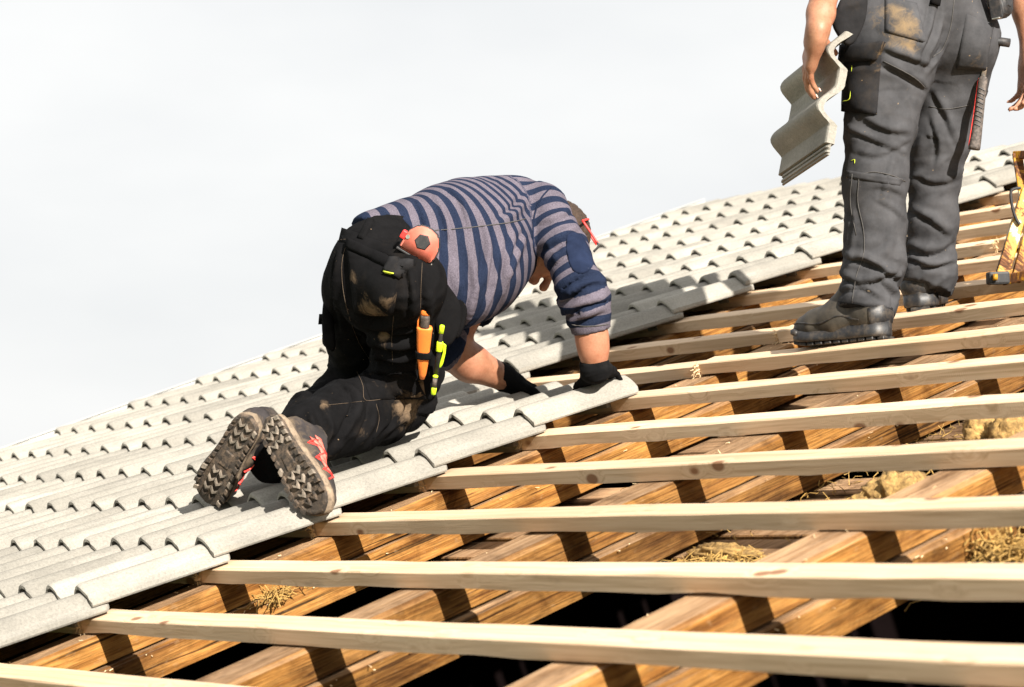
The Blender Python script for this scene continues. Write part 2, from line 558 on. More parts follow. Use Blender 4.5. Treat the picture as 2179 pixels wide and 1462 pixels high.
def m_pine():
    t = NT('fresh_pine')
    v = t.coord((1.5, 55, 55)); w = t.coord((.55, 1.5, 1.5)); fine = t.coord((16, 240, 240))
    vo = t.n('ShaderNodeTexVoronoi', Scale=1.0); vo.feature = 'F1'
    kv = t.coord((6.5, 11.0, 11.0)); t.l(kv, vo.inputs['Vector'])
    kd = vo.outputs['Distance']
    push = t.math('MULTIPLY', t.ramp(kd, [(.0, 1), (.35, 0)]), 1.6)
    sep = t.n('ShaderNodeVectorMath', _operation='ADD')
    cb = t.n('ShaderNodeCombineXYZ'); t.l(push, cb.inputs[1]); t.l(push, cb.inputs[2])
    t.l(v, sep.inputs[0]); t.l(cb.outputs[0], sep.inputs[1])
    g = t.noise(sep.outputs[0], 1.6, 5, .62, .6)
    c = t.ramp(g, [(.3, (.47, .32, .19)), (.5, (.66, .48, .315)), (.72, (.75, .575, .40))])
    c = t.mix(t.ramp(t.noise(w, 1.3, 3), [(.45, 0), (.72, .55)]), c, (.43, .275, .15))
    vc = t.n('ShaderNodeTexVoronoi', Scale=1.0); t.l(kv, vc.inputs['Vector'])
    sp = t.n('ShaderNodeSeparateColor'); t.l(vc.outputs['Color'], sp.inputs[0])
    rare = t.math('GREATER_THAN', sp.outputs[0], .34)
    kn = t.math('MULTIPLY', t.ramp(kd, [(.11, 1), (.165, 0)]), rare)
    c = t.mix(t.math('MULTIPLY', kn, .85), c, (.19, .075, .028))
    dirt = t.noise(t.coord((2.5, 9, 9)), 2.2, 5, .65)
    c = t.mix(t.math('MULTIPLY', t.ramp(dirt, [(.6, 0), (.78, 1)]), t.rnd(.05, .6)), c, (.22, .15, .10))
    c = t.mix(1.0, c, t.rnd(.86, 1.06), 'MULTIPLY')
    saw = t.n('ShaderNodeTexWave', Scale=52, Distortion=2.5, Detail=2); saw.wave_type = 'BANDS'; saw.bands_direction = 'X'
    t.l(t.coord(), saw.inputs['Vector'])
    n = t.bump(saw.outputs['Fac'], .16, .0012); n = t.bump(t.noise(fine, 1, 3), .35, .0015, n)
    return t.out(c, .75, n, .3)

def m_oldwood(name, a, b_, dk, grey=.25, along='y'):
    t = NT(name)
    ax = (lambda p, q: (p, q, p)) if along == 'y' else (lambda p, q: (q, p, p))
    v = t.coord(ax(44, 1.3)); f = t.coord(ax(300, 10))
    g = t.noise(v, 1.5, 6, .65, .8)
    c = t.ramp(g, [(.32, dk), (.44, a), (.58, b_), (.66, dk), (.8, a)])
    crack = t.noise(t.coord(ax(46, .8)), 1.3, 3, .5)
    c = t.mix(t.ramp(crack, [(.30, .95), (.36, 0)]), c, (.012, .006, .003))
    bl = t.noise(t.coord((3, 2, 3)), 1.6, 4, .6)
    c = t.mix(t.math('MULTIPLY', t.ramp(bl, [(.42, 0), (.7, 1)]), grey), c, (.20, .12, .06))
    c = t.mix(t.math('MULTIPLY', t.ramp(t.noise(t.coord((60, 30, 60)), 1.0, 4, .7), [(.58, 0), (.74, 1)]), .5), c, (.32, .21, .11))
    # flat upper faces carry weathered grey-beige dust
    ge = t.n('ShaderNodeNewGeometry'); tc = t.n('ShaderNodeTexCoord')
    sx = t.n('ShaderNodeSeparateXYZ'); t.l(tc.outputs['Normal'], sx.inputs[0])
    c = t.mix(t.math('MULTIPLY', t.ramp(sx.outputs[2], [(.6, 0), (.9, 1)]), t.ramp(g, [(.3, .25), (.55, .95)])), c, (.42, .275, .16))
    fb_ = t.noise(f, 1, 4, .65)
    c = t.mix(1.0, c, t.ramp(fb_, [(.3, .55), (.6, 1.2)]), 'MULTIPLY')
    stn = t.noise(t.coord((5, 3, 5)), 1.7, 6, .7, .5)
    c = t.mix(1.0, c, t.ramp(stn, [(.32, (.34, .30, .28)), (.5, (.85, .82, .80)), (.66, (1.1, 1.08, 1.05))]), 'MULTIPLY')
    c = t.mix(1.0, c, t.rnd(.62, 1.15), 'MULTIPLY')
    n = t.bump(fb_, .8, .004); n = t.bump(crack, .4, .004, n)
    return t.out(c, .88, n, .08)

def m_cloth(name, base, dustc, weave=900, dust=True, noise_dust=.12, rough=.92, var=.35):
    t = NT(name)
    v = t.coord(rand=False)
    big = t.noise(v, 14, 5, .6)
    lo = tuple(x*(1-var) for x in base); hi = tuple(x*(1+var) for x in base)
    c = t.ramp(big, [(.3, lo), (.7, hi)])
    if dust:
        d = t.attr('dust')
        nz = t.noise(v, 30, 6, .7, .8)
        k = t.ramp(t.math('ADD', t.math('MULTIPLY', d, .8), t.math('MULTIPLY', t.math('SUBTRACT', nz, .5), 1.5)), [(.30, 0), (.62, .55), (1.0, 1)])
        k = t.math('MULTIPLY', k, t.math('MINIMUM', t.math('MULTIPLY', d, 3.0), 1.0))
        c = t.mix(t.math('MINIMUM', k, .9), c, dustc)
        sm = t.math('MULTIPLY', t.ramp(t.noise(v, 9, 6, .72), [(.54, 0), (.72, 1)]), noise_dust)
        c = t.mix(sm, c, dustc)
        fl = t.ramp(t.noise(v, 95, 2, .5), [(.755, 0), (.775, .6)])
        c = t.mix(fl, c, tuple(min(1, x*1.6) for x in dustc))
    wv = t.noise(t.coord(rand=False), weave, 2, .6)
    n = t.bump(wv, .35, .0008); n = t.bump(t.noise(v, 55, 4, .6), .35, .003, n)
    rg = t.n('ShaderNodeTexNoise', Scale=5.5, Detail=3, Roughness=.5, Distortion=1.2); rg.noise_type = 'RIDGED_MULTIFRACTAL'
    t.l(t.coord((1, 1, 2.6), rand=False), rg.inputs['Vector'])
    n = t.bump(rg.outputs['Fac'], .55, .010, n)
    return t.out(c, rough, n, .04)

def m_stripes():
    t = NT('striped_jersey')
    v = t.coord(rand=False)
    s_ = t.attr('stripe')
    wob = t.math('MULTIPLY', t.math('SUBTRACT', t.noise(v, 7, 3), .5), .22)
    fr = t.math('FRACT', t.math('ADD', s_, wob))
    st = t.ramp(fr, [(.0, 0), (.012, 1), (.48, 1), (.492, 0)])
    nz = t.noise(v, 420, 3, .7); big = t.noise(v, 10, 5, .6)
    mv = t.mix(t.ramp(nz, [(.35, 0), (.65, 1)]), (.066, .057, .072), (.142, .124, .152))
    nv = t.mix(t.ramp(nz, [(.35, 0), (.65, 1)]), (.008, .0125, .027), (.019, .026, .051))
    c = t.mix(st, mv, nv)
    c = t.mix(1.0, c, t.ramp(big, [(.3, .8), (.7, 1.1)]), 'MULTIPLY')
    pt = t.attr('patch')
    c = t.mix(t.math('GREATER_THAN', pt, .5), c, nv)
    n = t.bump(t.noise(v, 800, 2, .6), .3, .0008); n = t.bump(t.noise(v, 50, 4), .3, .003, n)
    return t.out(c, .95, n, .04)

def m_skin():
    t = NT('skin')
    v = t.coord(rand=False)
    c = t.ramp(t.noise(v, 22, 5, .6), [(.3, (.23, .095, .05)), (.55, (.33, .155, .088)), (.75, (.38, .195, .117))])
    c = t.mix(t.ramp(t.noise(v, 160, 3, .6), [(.5, 0), (.7, .45)]), c, (.22, .08, .04))
    c = t.mix(t.ramp(t.noise(v, 9, 4, .6), [(.45, 0), (.7, .4)]), c, (.38, .12, .07))
    n = t.bump(t.noise(v, 240, 3, .6), .3, .0012); n = t.bump(t.noise(v, 60, 3), .2, .002, n)
    t.b.inputs['Subsurface Weight'].default_value = .06
    t.b.inputs['Subsurface Radius'].default_value = (.01, .004, .002)
    return t.out(c, .52, n, .4)

def m_simple(name, c, rough=.6, var=.25, scale=30, bump=.2, dirt=None, spec=.4, metal=0.0, dirt_amt=.5, nscale=120):
    t = NT(name)
    c = tuple(min(.85, x*1.4) for x in c)
    if dirt is not None: dirt = tuple(min(.85, x*1.4) for x in dirt)
    v = t.coord(rand=False)
    col_ = t.ramp(t.noise(v, scale, 5, .6), [(.3, tuple(x*(1-var) for x in c)), (.7, tuple(min(1, x*(1+var)) for x in c))])
    if dirt is not None:
        col_ = t.mix(t.math('MULTIPLY', t.ramp(t.noise(v, scale*1.7, 6, .7), [(.46, 0), (.66, 1)]), dirt_amt), col_, dirt)
    n = t.bump(t.noise(v, nscale, 4, .6), bump, .002)
    return t.out(col_, rough, n, spec, metal)

def m_rustpaint():
    t = NT('rusty_yellow_paint')
    v = t.coord(rand=False)
    nz = t.noise(v, 13, 7, .72, .6)
    c = t.ramp(nz, [(.38, (.035, .017, .009)), (.46, (.15, .05, .01)), (.475, (.38, .18, .012)), (.58, (.47, .27, .02)), (.62, (.55, .49, .37))])
    n = t.bump(nz, .5, .003)
    return t.out(c, t.ramp(nz, [(.42, .85), (.5, .45)]), n, .4)

CONCRETE = m_concrete()
PINE = m_pine()
OLDW = m_oldwood('old_rafter_wood', (.225, .098, .023), (.37, .185, .05), (.085, .032, .010))
OLDW2 = m_oldwood('old_board_wood', (.19, .085, .022), (.31, .155, .043), (.04, .016, .006), .3)
GREYW = m_oldwood('grey_board_wood', (.17, .10, .05), (.25, .155, .08), (.05, .028, .014), .4, 'x')
BLACKCLOTH = m_cloth('black_work_cloth', (.0062, .006, .0064), (.19, .13, .08), noise_dust=.03)
GREYCLOTH = m_cloth('grey_work_cloth', (.052, .0515, .0545), (.21, .145, .08), noise_dust=.025)
GREYCLOTH2 = m_cloth('dark_grey_work_cloth', (.019, .0185, .0195), (.19, .125, .065), noise_dust=.07)
NAVYCLOTH = m_cloth('navy_jersey', (.0115, .017, .037), (.09, .09, .11), noise_dust=.03)
STRIPES = m_stripes()
SKIN = m_skin()
GLOVE = m_cloth('black_knit_glove', (.007, .007, .0075), (.06, .05, .045), weave=600, noise_dust=.15)
HAIR = m_simple('brown_hair', (.026, .015, .009), .7, .4, 120, .6, nscale=300)
RUBBER = m_simple('muddy_rubber_sole', (.022, .017, .013), .8, .5, 30, .5, dirt=(.12, .083, .055), dirt_amt=.7)
LUG = m_simple('worn_rubber_lug', (.15, .122, .095), .75, .45, 40, .4, dirt=(.05, .045, .035), dirt_amt=.8)
MIDSOLE = m_simple('dusty_midsole', (.15, .112, .077), .85, .4, 35, .5, dirt=(.05, .038, .027), dirt_amt=.8)
SHOEUP = m_cloth('grey_shoe_mesh', (.035, .031, .031), (.15, .11, .072), noise_dust=.5)
RED = m_simple('red_trim', (.55, .022, .018), .55, .3, 40, .2, dirt=(.25, .12, .09), dirt_amt=.4)
REDPALE = m_simple('scuffed_red_fabric', (.55, .10, .075), .8, .3, 50, .3, dirt=(.3, .2, .15), dirt_amt=.5)
BOOT = m_simple('scuffed_boot_leather', (.024, .020, .015), .6, .4, 18, .3, dirt=(.06, .047, .032), dirt_amt=.5)
BOOTRUB = m_simple('black_boot_rubber', (.010, .010, .011), .5, .35, 30, .2, dirt=(.10, .075, .05), dirt_amt=.35, spec=.5)
THREAD = m_simple('brown_stitching', (.055, .038, .025), .9, .3, 300)
THREADG = m_simple('grey_stitching', (.05, .046, .043), .9, .3, 300)
LIME = m_simple('lime_stitching', (.36, .42, .03), .8, .2, 200)
ORANGE = m_simple('orange_plastic', (.60, .15, .022), .55, .12, 25, .05, dirt=(.35, .12, .03), dirt_amt=.35, spec=.5)
DARKGRIP = m_simple('dark_rubber_grip', (.035, .028, .024), .7, .4, 60, .4, dirt=(.25, .2, .17), dirt_amt=.3)
NEON = m_simple('neon_yellow_plastic', (.40, .60, .012), .5, .08, 25, .03, spec=.5)
BLACKP = m_simple('black_plastic', (.010, .010, .011), .62, .3, 40, .1, dirt=(.08, .06, .05), dirt_amt=.3, spec=.5)
CORAL = m_simple('coral_red_plastic', (.36, .085, .055), .6, .2, 22, .05, dirt=(.35, .12, .09), dirt_amt=.4, spec=.5)
REDP = m_simple('glossy_red_plastic', (.50, .016, .012), .5, .15, 20, .03, spec=.6)
STEEL = m_simple('worn_steel', (.42, .41, .39), .35, .25, 60, .1, metal=.9)
WHITEP = m_simple('white_paint', (.26, .26, .25), .7, .06, 6, .05)
RUSTY = m_rustpaint()
INSUL = m_simple('yellow_insulation', (.22, .135, .045), .95, .5, 60, 1.0, dirt=(.075, .04, .014), dirt_amt=.8, nscale=160)
STRAW = m_simple('straw', (.24, .145, .04), .8, .6, 40, .2)
CHIP = m_simple('pale_wood_chip', (.55, .41, .24), .8, .25, 60, .2)
DARKIN = m_simple('dark_loft_floor', (.008, .005, .004), .95, .5, 6, .5)  # floor kept near black: the shade of the loft void is in its colour
SHADEWALL = m_simple('shade_black_wall', (.003, .002, .002), 1, .2, 3, .3, spec=0)  # walls and gables painted near black to stand in for loft shade
GRASS = m_simple('grass', (.055, .085, .02), .9, .4, .6, .4, nscale=14)
NAIL = m_simple('fingernail', (.60, .38, .30), .35, .1, 60, .05)

# ------------------------------------------------------------------ ground and house
GZ = -3.4
tag(obj('ground', [(-900, -900, GZ), (900, -900, GZ), (900, 900, GZ), (-900, 900, GZ)], [(0, 1, 2, 3)], GRASS), kind='structure')
UL, UR, VE, VR = -4.62, 4.35, -0.62, 5.66          # verge, right gable, eave and ridge of this roof slope
house = empty('house', (0, 2.6, GZ))
tag(house, 'house under re-roofing, grey tiles on one side, bare battens and rafters on the other', 'house')

def mb(o):                                          # small helper: bevelled box in roof coordinates
    return o
ye, yr = VE*NV[1]+.08, VR*NV[1]
yb = 2*yr-ye
ze = -.75
wl = []
for lo, hi in (((UL+.1, ye, GZ), (UR-.1, ye+.3, ze)), ((UL+.1, yb-.3, GZ), (UR-.1, yb, ze)),
               ((UL+.1, ye+.302, GZ), (UL+.4, yb-.302, ze)), ((UR-.4, ye+.302, GZ), (UR-.1, yb-.302, ze))):
    obj('wall', *box_vf(lo, hi), SHADEWALL, house)
# gable triangles
rz = VR*NV[2]-.25
for u in (UL+.1, UR-.4):
    V = [(u, ye, ze+.003), (u, yb, ze+.003), (u, yr, rz), (u+.3, ye, ze+.003), (u+.3, yb, ze+.003), (u+.3, yr, rz)]
    obj('gable', V, [(0, 1, 2), (3, 5, 4), (0, 3, 4, 1), (1, 4, 5, 2), (0, 2, 5, 3)], SHADEWALL, house)
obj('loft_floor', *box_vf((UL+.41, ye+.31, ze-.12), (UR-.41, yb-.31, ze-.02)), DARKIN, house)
# far slope of the roof, closing the loft
A = roofp(0, VR-.02, -.16); B = np.array([0, yb+.3, ye*0+VE*NV[2]-.16])
V = []
for u in (UL, UR):
    for p in (A, B):
        V += [(u, p[1], p[2]), (u, p[1], p[2]+.05)]
obj('far_roof_slope', V, [(0, 1, 3, 2), (4, 6, 7, 5), (1, 5, 7, 3), (0, 2, 6, 4), (0, 4, 5, 1), (2, 3, 7, 6)], OLDW2, house)

# --- tiles: double-roll concrete tiles, hooked on the battens and lapped
TL, TW = .372, .330
def tile_top(s):
    if s < .030:
        return .0065+(.0045 if (.006 < s < .0125 or .019 < s < .0255) else 0)
    h = .016
    for c in (.121, .271):
        r = (c-s)/.042 if s < c else (s-c)/.066
        if r < 1: h += .040*((math.cos(math.pi*r)+1)/2)**(.62 if s < c else .85)
    return h
SS = [0, .0055, .0065, .012, .013, .0185, .0195, .025, .026, .0299, .0305, .045, .06, .074, .0795, .083, .088, .095, .103, .112, .121, .130, .139, .149,
      .159, .169, .179, .187, .20, .216, .2245, .2295, .233, .238, .245, .253, .262, .271, .280, .289, .299, .309, .319, .327, .33]
def tile_mesh(seed, th=.0165):
    r = np.random.default_rng(seed)
    ys = [0, .0035, .009, .018, TL*.5, TL-.012, TL-.004, TL]
    n = len(SS)
    V, F = [], []
    jag = r.normal(0, .0011, n)
    for yi, y in enumerate(ys):
        for k, s in enumerate(SS):
            t = tile_top(s)
            yy = y
            if yi == 0: t -= .0046; yy += jag[k]
            elif yi == 1: t -= .0016; yy += jag[k]*.6
            elif yi == 2: t -= .0004
            elif yi == 6: t -= .0015
            elif yi == 7: t -= .005
            if y > TL*.8 and s > .312: yy -= .016*((s-.312)/.018)**2
            if y > TL*.8 and s < .03: yy -= .02
            V.append((s, yy, max(t, tile_top(s)-.0085)))
    for yi, y in enumerate((ys[0], ys[-1])):
        for k, s in enumerate(SS):
            b = max(.0165-th, tile_top(s)-th+.0055*min(1, max(0, (tile_top(s)-.016)/.03))) if s >= .0305 else 0.0
            if s > .3285: b = tile_top(s)-.010
            yy = y+(jag[k] if yi == 0 else 0)
            if yi == 1 and s > .312: yy -= .016*((s-.312)/.018)**2
            if yi == 1 and s < .03: yy -= .02
            V.append((s, yy, b-(.0 if yi else .001)))
    m = len(ys)
    for i in range(m-1):
        for k in range(n-1):
            F.append((i*n+k, i*n+k+1, (i+1)*n+k+1, (i+1)*n+k))
    b0, b1 = m*n, (m+1)*n
    for k in range(n-1):
        F.append((b0+k, b1+k, b1+k+1, b0+k+1))
        F.append((k, b0+k, b0+k+1, k+1))
        F.append(((m-1)*n+k, (m-1)*n+k+1, b1+k+1, b1+k))
    F.append((0,)+tuple(i*n for i in range(1, m))+(b1, b0))
    F.append((n-1, b0+n-1, b1+n-1)+tuple(i*n+n-1 for i in range(m-1, 0, -1)))
    vn, fn = box_vf((.19, TL-.055, -.022), (.235, TL-.035, .001))
    V2, F2 = join_vf([(V, F), (vn, fn)])
    me = mesh_data('roof_tile', V2, F2, CONCRETE)
    for p in me.polygons: p.use_smooth = len(p.vertices) == 4
    me.update()
    bm = bmesh.new(); bm.from_mesh(me); bmesh.ops.recalc_face_normals(bm, faces=bm.faces)
    for e in bm.edges:
        if len(e.link_faces) == 2 and e.calc_face_angle(0) > .7: e.smooth = False
    bm.to_mesh(me); bm.free()
    return me
tile_meshes = [tile_mesh(i) for i in range(5)]
held_tile_mesh = tile_mesh(9, .024)
RISE = .0245
tilt = math.atan(RISE/TL)
EDGE_A, EDGE_B = -.985, -1.879
for r in range(-2, 17):
    edge = EDGE_A if r <= 5 else EDGE_B
    k = 0
    while True:
        u0 = edge-.330-.300*k
        if u0 < UL-.09: break
        j = rng.normal(0, 1, 3)
        M = ROOF @ Matrix.Translation((u0+.0012*j[0], r*GAUGE+.002+.0022*j[1], RISE+.0008*j[2])) \
            @ Matrix.Rotation(-tilt, 4, 'X') @ Matrix.Rotation(.0035*j[2], 4, 'Z')
        inst('roof_tile', tile_meshes[(r*7+k*3) % 5], house, M)
        k += 1
# --- ridge caps and verge board
NR = 14
ridge_V, ridge_F = [], []
for i, y in enumerate((0, .01, .40, .41)):
    for k in range(15):
        a = math.pi*(k/14)
        rad = .112+(.004 if i in (1,) else 0)-(.006 if i in (0, 3) else 0)-.006*(i > 1)
        ridge_V.append((y, rad*math.cos(a), rad*.30*math.sin(a)))
for i in range(3):
    for k in range(14): ridge_F.append((i*15+k, (i+1)*15+k, (i+1)*15+k+1, i*15+k+1))
ridge_me = mesh_data('ridge_tile', ridge_V, ridge_F, CONCRETE, True)
rp = roofp(0, VR, .0)
for i in range(8):
    inst('ridge_tile', ridge_me, house, Matrix.Translation((UL-.03+i*.385, rp[1], rp[2])))
obj('verge_board', *bevel_box((UL-.045, VE, -.12), (UL-.02, VR, .056), .004), WHITEP, house, ROOF)
obj('verge_cap', *bevel_box((UL-.05, VE, .0585), (UL-.015, VR, .064), .004), WHITEP, house, ROOF)

# --- battens: sawn pine laths, butt-jointed over the rafter beside the tile edge
BH, BD = .034, .068
def batten(u0, u1, v, slope, dw, seed, n=26):
    r = np.random.default_rng(seed)
    us = np.linspace(u0, u1, n)
    bow_v = np.cumsum(r.normal(0, .0005, n)); bow_v -= np.linspace(bow_v[0], bow_v[-1], n)
    bow_w = np.cumsum(r.normal(0, .0004, n)); bow_w -= np.linspace(bow_w[0], bow_w[-1], n)
    V, F = [], []
    pro = [(0, -BH), (0, -.002), (.002, 0), (BD-.002, 0), (BD, -.002), (BD, -BH)]
    m = len(pro)
    for i, u in enumerate(us):
        for a, b in pro:
            e = r.normal(0, .0006, 2)
            e[0] *= .25
            if b == -BH and a == 0: e[1] *= 2.5
            V.append((u, v+slope*(u-(u0+u1)/2)*0+slope*u+a+bow_v[i]+e[0], dw+b+bow_w[i]*(b > -BH)+e[1]*(b > -BH or a == 0)))
    for i in range(n-1):
        for k in range(m):
            k2 = (k+1) % m
            F.append((i*m+k, (i+1)*m+k, (i+1)*m+k2, i*m+k2))
    F.append(tuple(range(m))); F.append(tuple((n-1)*m+k for k in range(m))[::-1])
    return obj('batten', V, F, PINE, house, ROOF)
bfit = {0: (-.01, -.004), 1: (.0028, .3286), 2: (-.0025, .6452), 3: (-.0041, .978), 4: (-.0003, 1.3181), 5: (.0043, 1.6474),
        6: (.0133, 1.9824), 7: (-.0004, 2.2944), 8: (.0119, 2.623), 9: (-.012, 2.922), 10: (-.014, 3.262)}
joint_w = {7: -.006, 8: -.002, 9: .002, 11: -.007}
for i in range(-1, 18):
    sl, v0 = bfit.get(i, (0.0, i*GAUGE))
    if v0 > VR-.1: continue
    uj = -1.075+.012*rng.normal()
    batten(UL-.02, uj-.004, v0 if i not in bfit else i*GAUGE+.3*(v0-i*GAUGE), 0, -.004+joint_w.get(i, 0)*.4, 100+i, 30)
    batten(uj, UR, v0, sl, 0, 200+i, 40)

# --- rafters: old brown timbers in two layers, and sarking boards below them
def timber(name, u0, u1, w0, w1, v0, v1, mat, seed, n=18, amp=.003):
    r = np.random.default_rng(seed)
    V, F = [], []
    pro = [(u0, w0), (u0, w1-.006), (u0+.006, w1), (u1-.009, w1), (u1, w1-.009), (u1, w0)]
    m = len(pro)
    vs = np.linspace(v0, v1, n)
    bu = np.cumsum(r.normal(0, amp*.5, n)); bu -= np.linspace(bu[0], bu[-1], n)
    for i, v in enumerate(vs):
        for a, b in pro:
            e = r.normal(0, amp*.35, 2)
            V.append((a+bu[i]+e[0], v, b+(e[1] if b < w1-.02 else min(0, e[1]))))
    for i in range(n-1):
        for k in range(m):
            k2 = (k+1) % m
            F.append((i*m+k, i*m+k2, (i+1)*m+k2, (i+1)*m+k))
    F.append(tuple(range(m))[::-1]); F.append(tuple((n-1)*m+k for k in range(m)))
    return obj(name, V, F, mat, house, ROOF)
for k in range(-4, 7):
    ur = -1.0+.905*k
    if ur < UL+.1 or ur-.14 > UR-.1: continue
    wd = .13+.02*rng.random()
    timber('rafter', ur-wd, ur, -.104, -.0365-.002*rng.random(), VE+.05, VR-.05, OLDW, 300+k)
    timber('rafter_board', ur-wd-.01, ur+.014, -.182, -.109, VE+.06, VR-.06, OLDW2 if k % 2 else OLDW, 340+k, amp=.005)
vb = 1.13
i = 0
while vb < VR-.2:
    wdt = .095+.05*rng.random()
    if not rng.random() < .1:
        V, F = bevel_box((UL+.2, vb, -.222), (UR-.3, vb+wdt, -.194-.006*rng.random()), .003, 1)
        obj('sarking_board', V, F, GREYW if rng.random() < .6 else OLDW2, house, ROOF)
    vb += wdt+.012+.03*rng.random()
    i += 1
# eave board and gutter
obj('fascia_board', *bevel_box((UL, VE-.03, -.22), (UR, VE, -.01), .004), OLDW2, house, ROOF)

# --- loose stuff between the rafters
def clump(u, v, w, ru, rv, rw, n, seed, mat, name, label, fibre=.05, thick=.0016):
    r = np.random.default_rng(seed)
    parts = []
    for _ in range(n):
        c = r.normal(0, .42, 3)*[ru, rv, rw]; c[2] = abs(c[2])
        d = norm(r.normal(0, 1, 3)*[1, 1, .6]); ln = fibre*(.5+r.random())
        p = [np.array([u, v, w])+c-d*ln/2, np.array([u, v, w])+c+r.normal(0, .12, 3)*ln, np.array([u, v, w])+c+d*ln/2]
        parts.append(tube_vf(p, thick*(.6+.8*r.random()), 4, False))
    V, F = join_vf(parts)
    return tag(obj(name, V, F, mat, None, ROOF), label, kind='stuff')
clump(.90, 1.21, -.185, .075, .06, .055, 420, 1, STRAW, 'straw', 'tuft of yellow straw lying between the rafters at the right', .05, .0013)
clump(-.968, .77, -.115, .03, .07, .02, 70, 2, STRAW, 'straw', 'dry straw wisps caught on the rafter below the tile edge', .05, .0011)
clump(-.84, 1.10, -.18, .12, .04, .02, 120, 3, STRAW, 'straw', 'thin line of straw litter along a sarking board', .04, .0010)
clump(.10, 1.9, -.19, .9, .7, .02, 700, 19, STRAW, 'straw', 'fine straw and dry stalks strewn thinly over the sarking boards', .03, .0008)
clump(.10, 1.20, -.19, .16, .04, .02, 160, 9, STRAW, 'straw', 'dark straw litter between the two middle rafters', .04, .0012)
def lump(name, u, v, w, r3, seed, label):
    bm = bmesh.new(); bmesh.ops.create_icosphere(bm, subdivisions=5, radius=1)
    V = np.array([tuple(x.co) for x in bm.verts]); F = [tuple(x.index for x in f.verts) for f in bm.faces]; bm.free()
    n = .35*vnoise(V*1.6, seed)+.16*vnoise(V*5, seed+1)+.10*vnoise(V*13, seed+2)+.06*vnoise(V*31, seed+3)
    V = V*(1+n)[:, None]*np.array(r3)+[u, v, w]
    return tag(obj(name, V, F, INSUL, None, ROOF, True), label, kind='stuff')
lump('insulation_wool', .31, 1.90, -.165, (.075, .075, .075), 5, 'yellow insulation wool poking out between upper battens')
lump('insulation_wool', .36, 1.50, -.17, (.07, .10, .07), 8, 'crumbled yellow insulation wool beside the middle rafter')
lump('insulation_wool', .06, 1.27, -.195, (.12, .03, .03), 12, 'flat strip of insulation crumbs on the boards')
def litter():
    r = np.random.default_rng(44); parts = []
    for _ in range(300):
        k = r.integers(-1, 4); u = -1.0+.905*k-.14*r.random(); v = r.uniform(.05, 3.2)
        top = r.random() < .5
        c = np.array([u, v, -.035]) if top else np.array([-1.0+.905*k+.016+.004*r.random(), v, -.11-.02*r.random()])
        d = norm(r.normal(0, 1, 3)*[1, 1, .25]); ln = r.uniform(.003, .014)
        parts.append(tube_vf([c-d*ln/2, c+d*ln/2], r.uniform(.0005, .0015), 4))
    V, F = join_vf(parts)
    tag(obj('wood_chips', V, F, CHIP, None, ROOF), 'pale wood chips and splinters scattered over the rafters', kind='stuff')
litter()
def splinters():
    r = np.random.default_rng(45); parts = []
    for i in list(range(0, 9))+[11]:
        for _ in range(26):
            v = (bfit[i][1] if i in bfit else i*GAUGE)-.001
            c = np.array([-1.076+r.normal(0, .006), v-.001, -r.random()*BH])
            d = norm([r.normal(0, .7), -abs(r.normal(0, .6)), r.normal(0, .7)]); ln = r.uniform(.006, .022)
            parts.append(tube_vf([c, c+d*ln], [.0018, .0004], 4))
    V, F = join_vf(parts)
    tag(obj('saw_splinters', V, F, CHIP, None, ROOF), 'frayed saw splinters at the batten joints', kind='stuff')
splinters()

# ------------------------------------------------------------------ people
def hand(F, W, d, n, s, curl, thumb=(.55, .6, .25), scale=1.0, spread=.10, k=.006, tips=None, th_curl=.35):
    """Palm, four fingers of unequal length and a thumb. W wrist, d finger direction, n palm direction, s thumb side."""
    d, n, s = norm(d), norm(n), norm(s)
    z = scale
    kn = W+d*.088*z
    F.rbox(W+d*.048*z+n*.002, np.array([d, s, n]), np.array([.050, .040, .015])*z, .013*z, .012)
    F.cone(W-d*.01, W+d*.03*z, .026*z, .026*z, .02, (s, 1.25))
    F.cone(W+d*.02*z+s*.02*z+n*.006, W+d*.055*z+s*.036*z+n*.012*z, .017*z, .016*z, .012)
    base = [.030, .010, -.011, -.030]; ln = [(.040, .026, .021), (.045, .029, .022), (.041, .027, .022), (.032, .020, .020)]
    rr = [.0098, .0102, .0096, .0084]
    out = []
    for i in range(4):
        p = kn+s*base[i]*z-d*(.004 if i in (0, 3) else 0)*z-d*(.007 if i == 3 else 0)*z
        ang = 0.0
        dd = norm(d+s*spread*(1.5-i)/1.5)
        c = curl[i]
        F.cone(p-dd*.03*z, p, rr[i]*1.05*z, rr[i]*1.08*z, .008)
        for j in range(3):
            ang += c[j]
            v = dd*math.cos(ang)+n*math.sin(ang)
            q = p+v*ln[i][j]*z
            F.cone(p, q, rr[i]*(1.04-.07*j)*z, rr[i]*(.95-.08*j)*z, .004)
            p = q
        out.append((p, v, -norm(np.cross(v, s))))
    p = W+d*.03*z+s*.036*z+n*.010*z
    v = norm(d*thumb[0]+s*thumb[1]+n*thumb[2])
    for j, l in enumerate((.040, .031, .025)):
        q = p+v*l*z
        F.cone(p, q, (.0135-.0015*j)*z, (.0125-.0016*j)*z, .007)
        p = q
        v = norm(v+(d*.6-s*.5+n*.4)*th_curl)
    out.append((p, v, n))
    return out

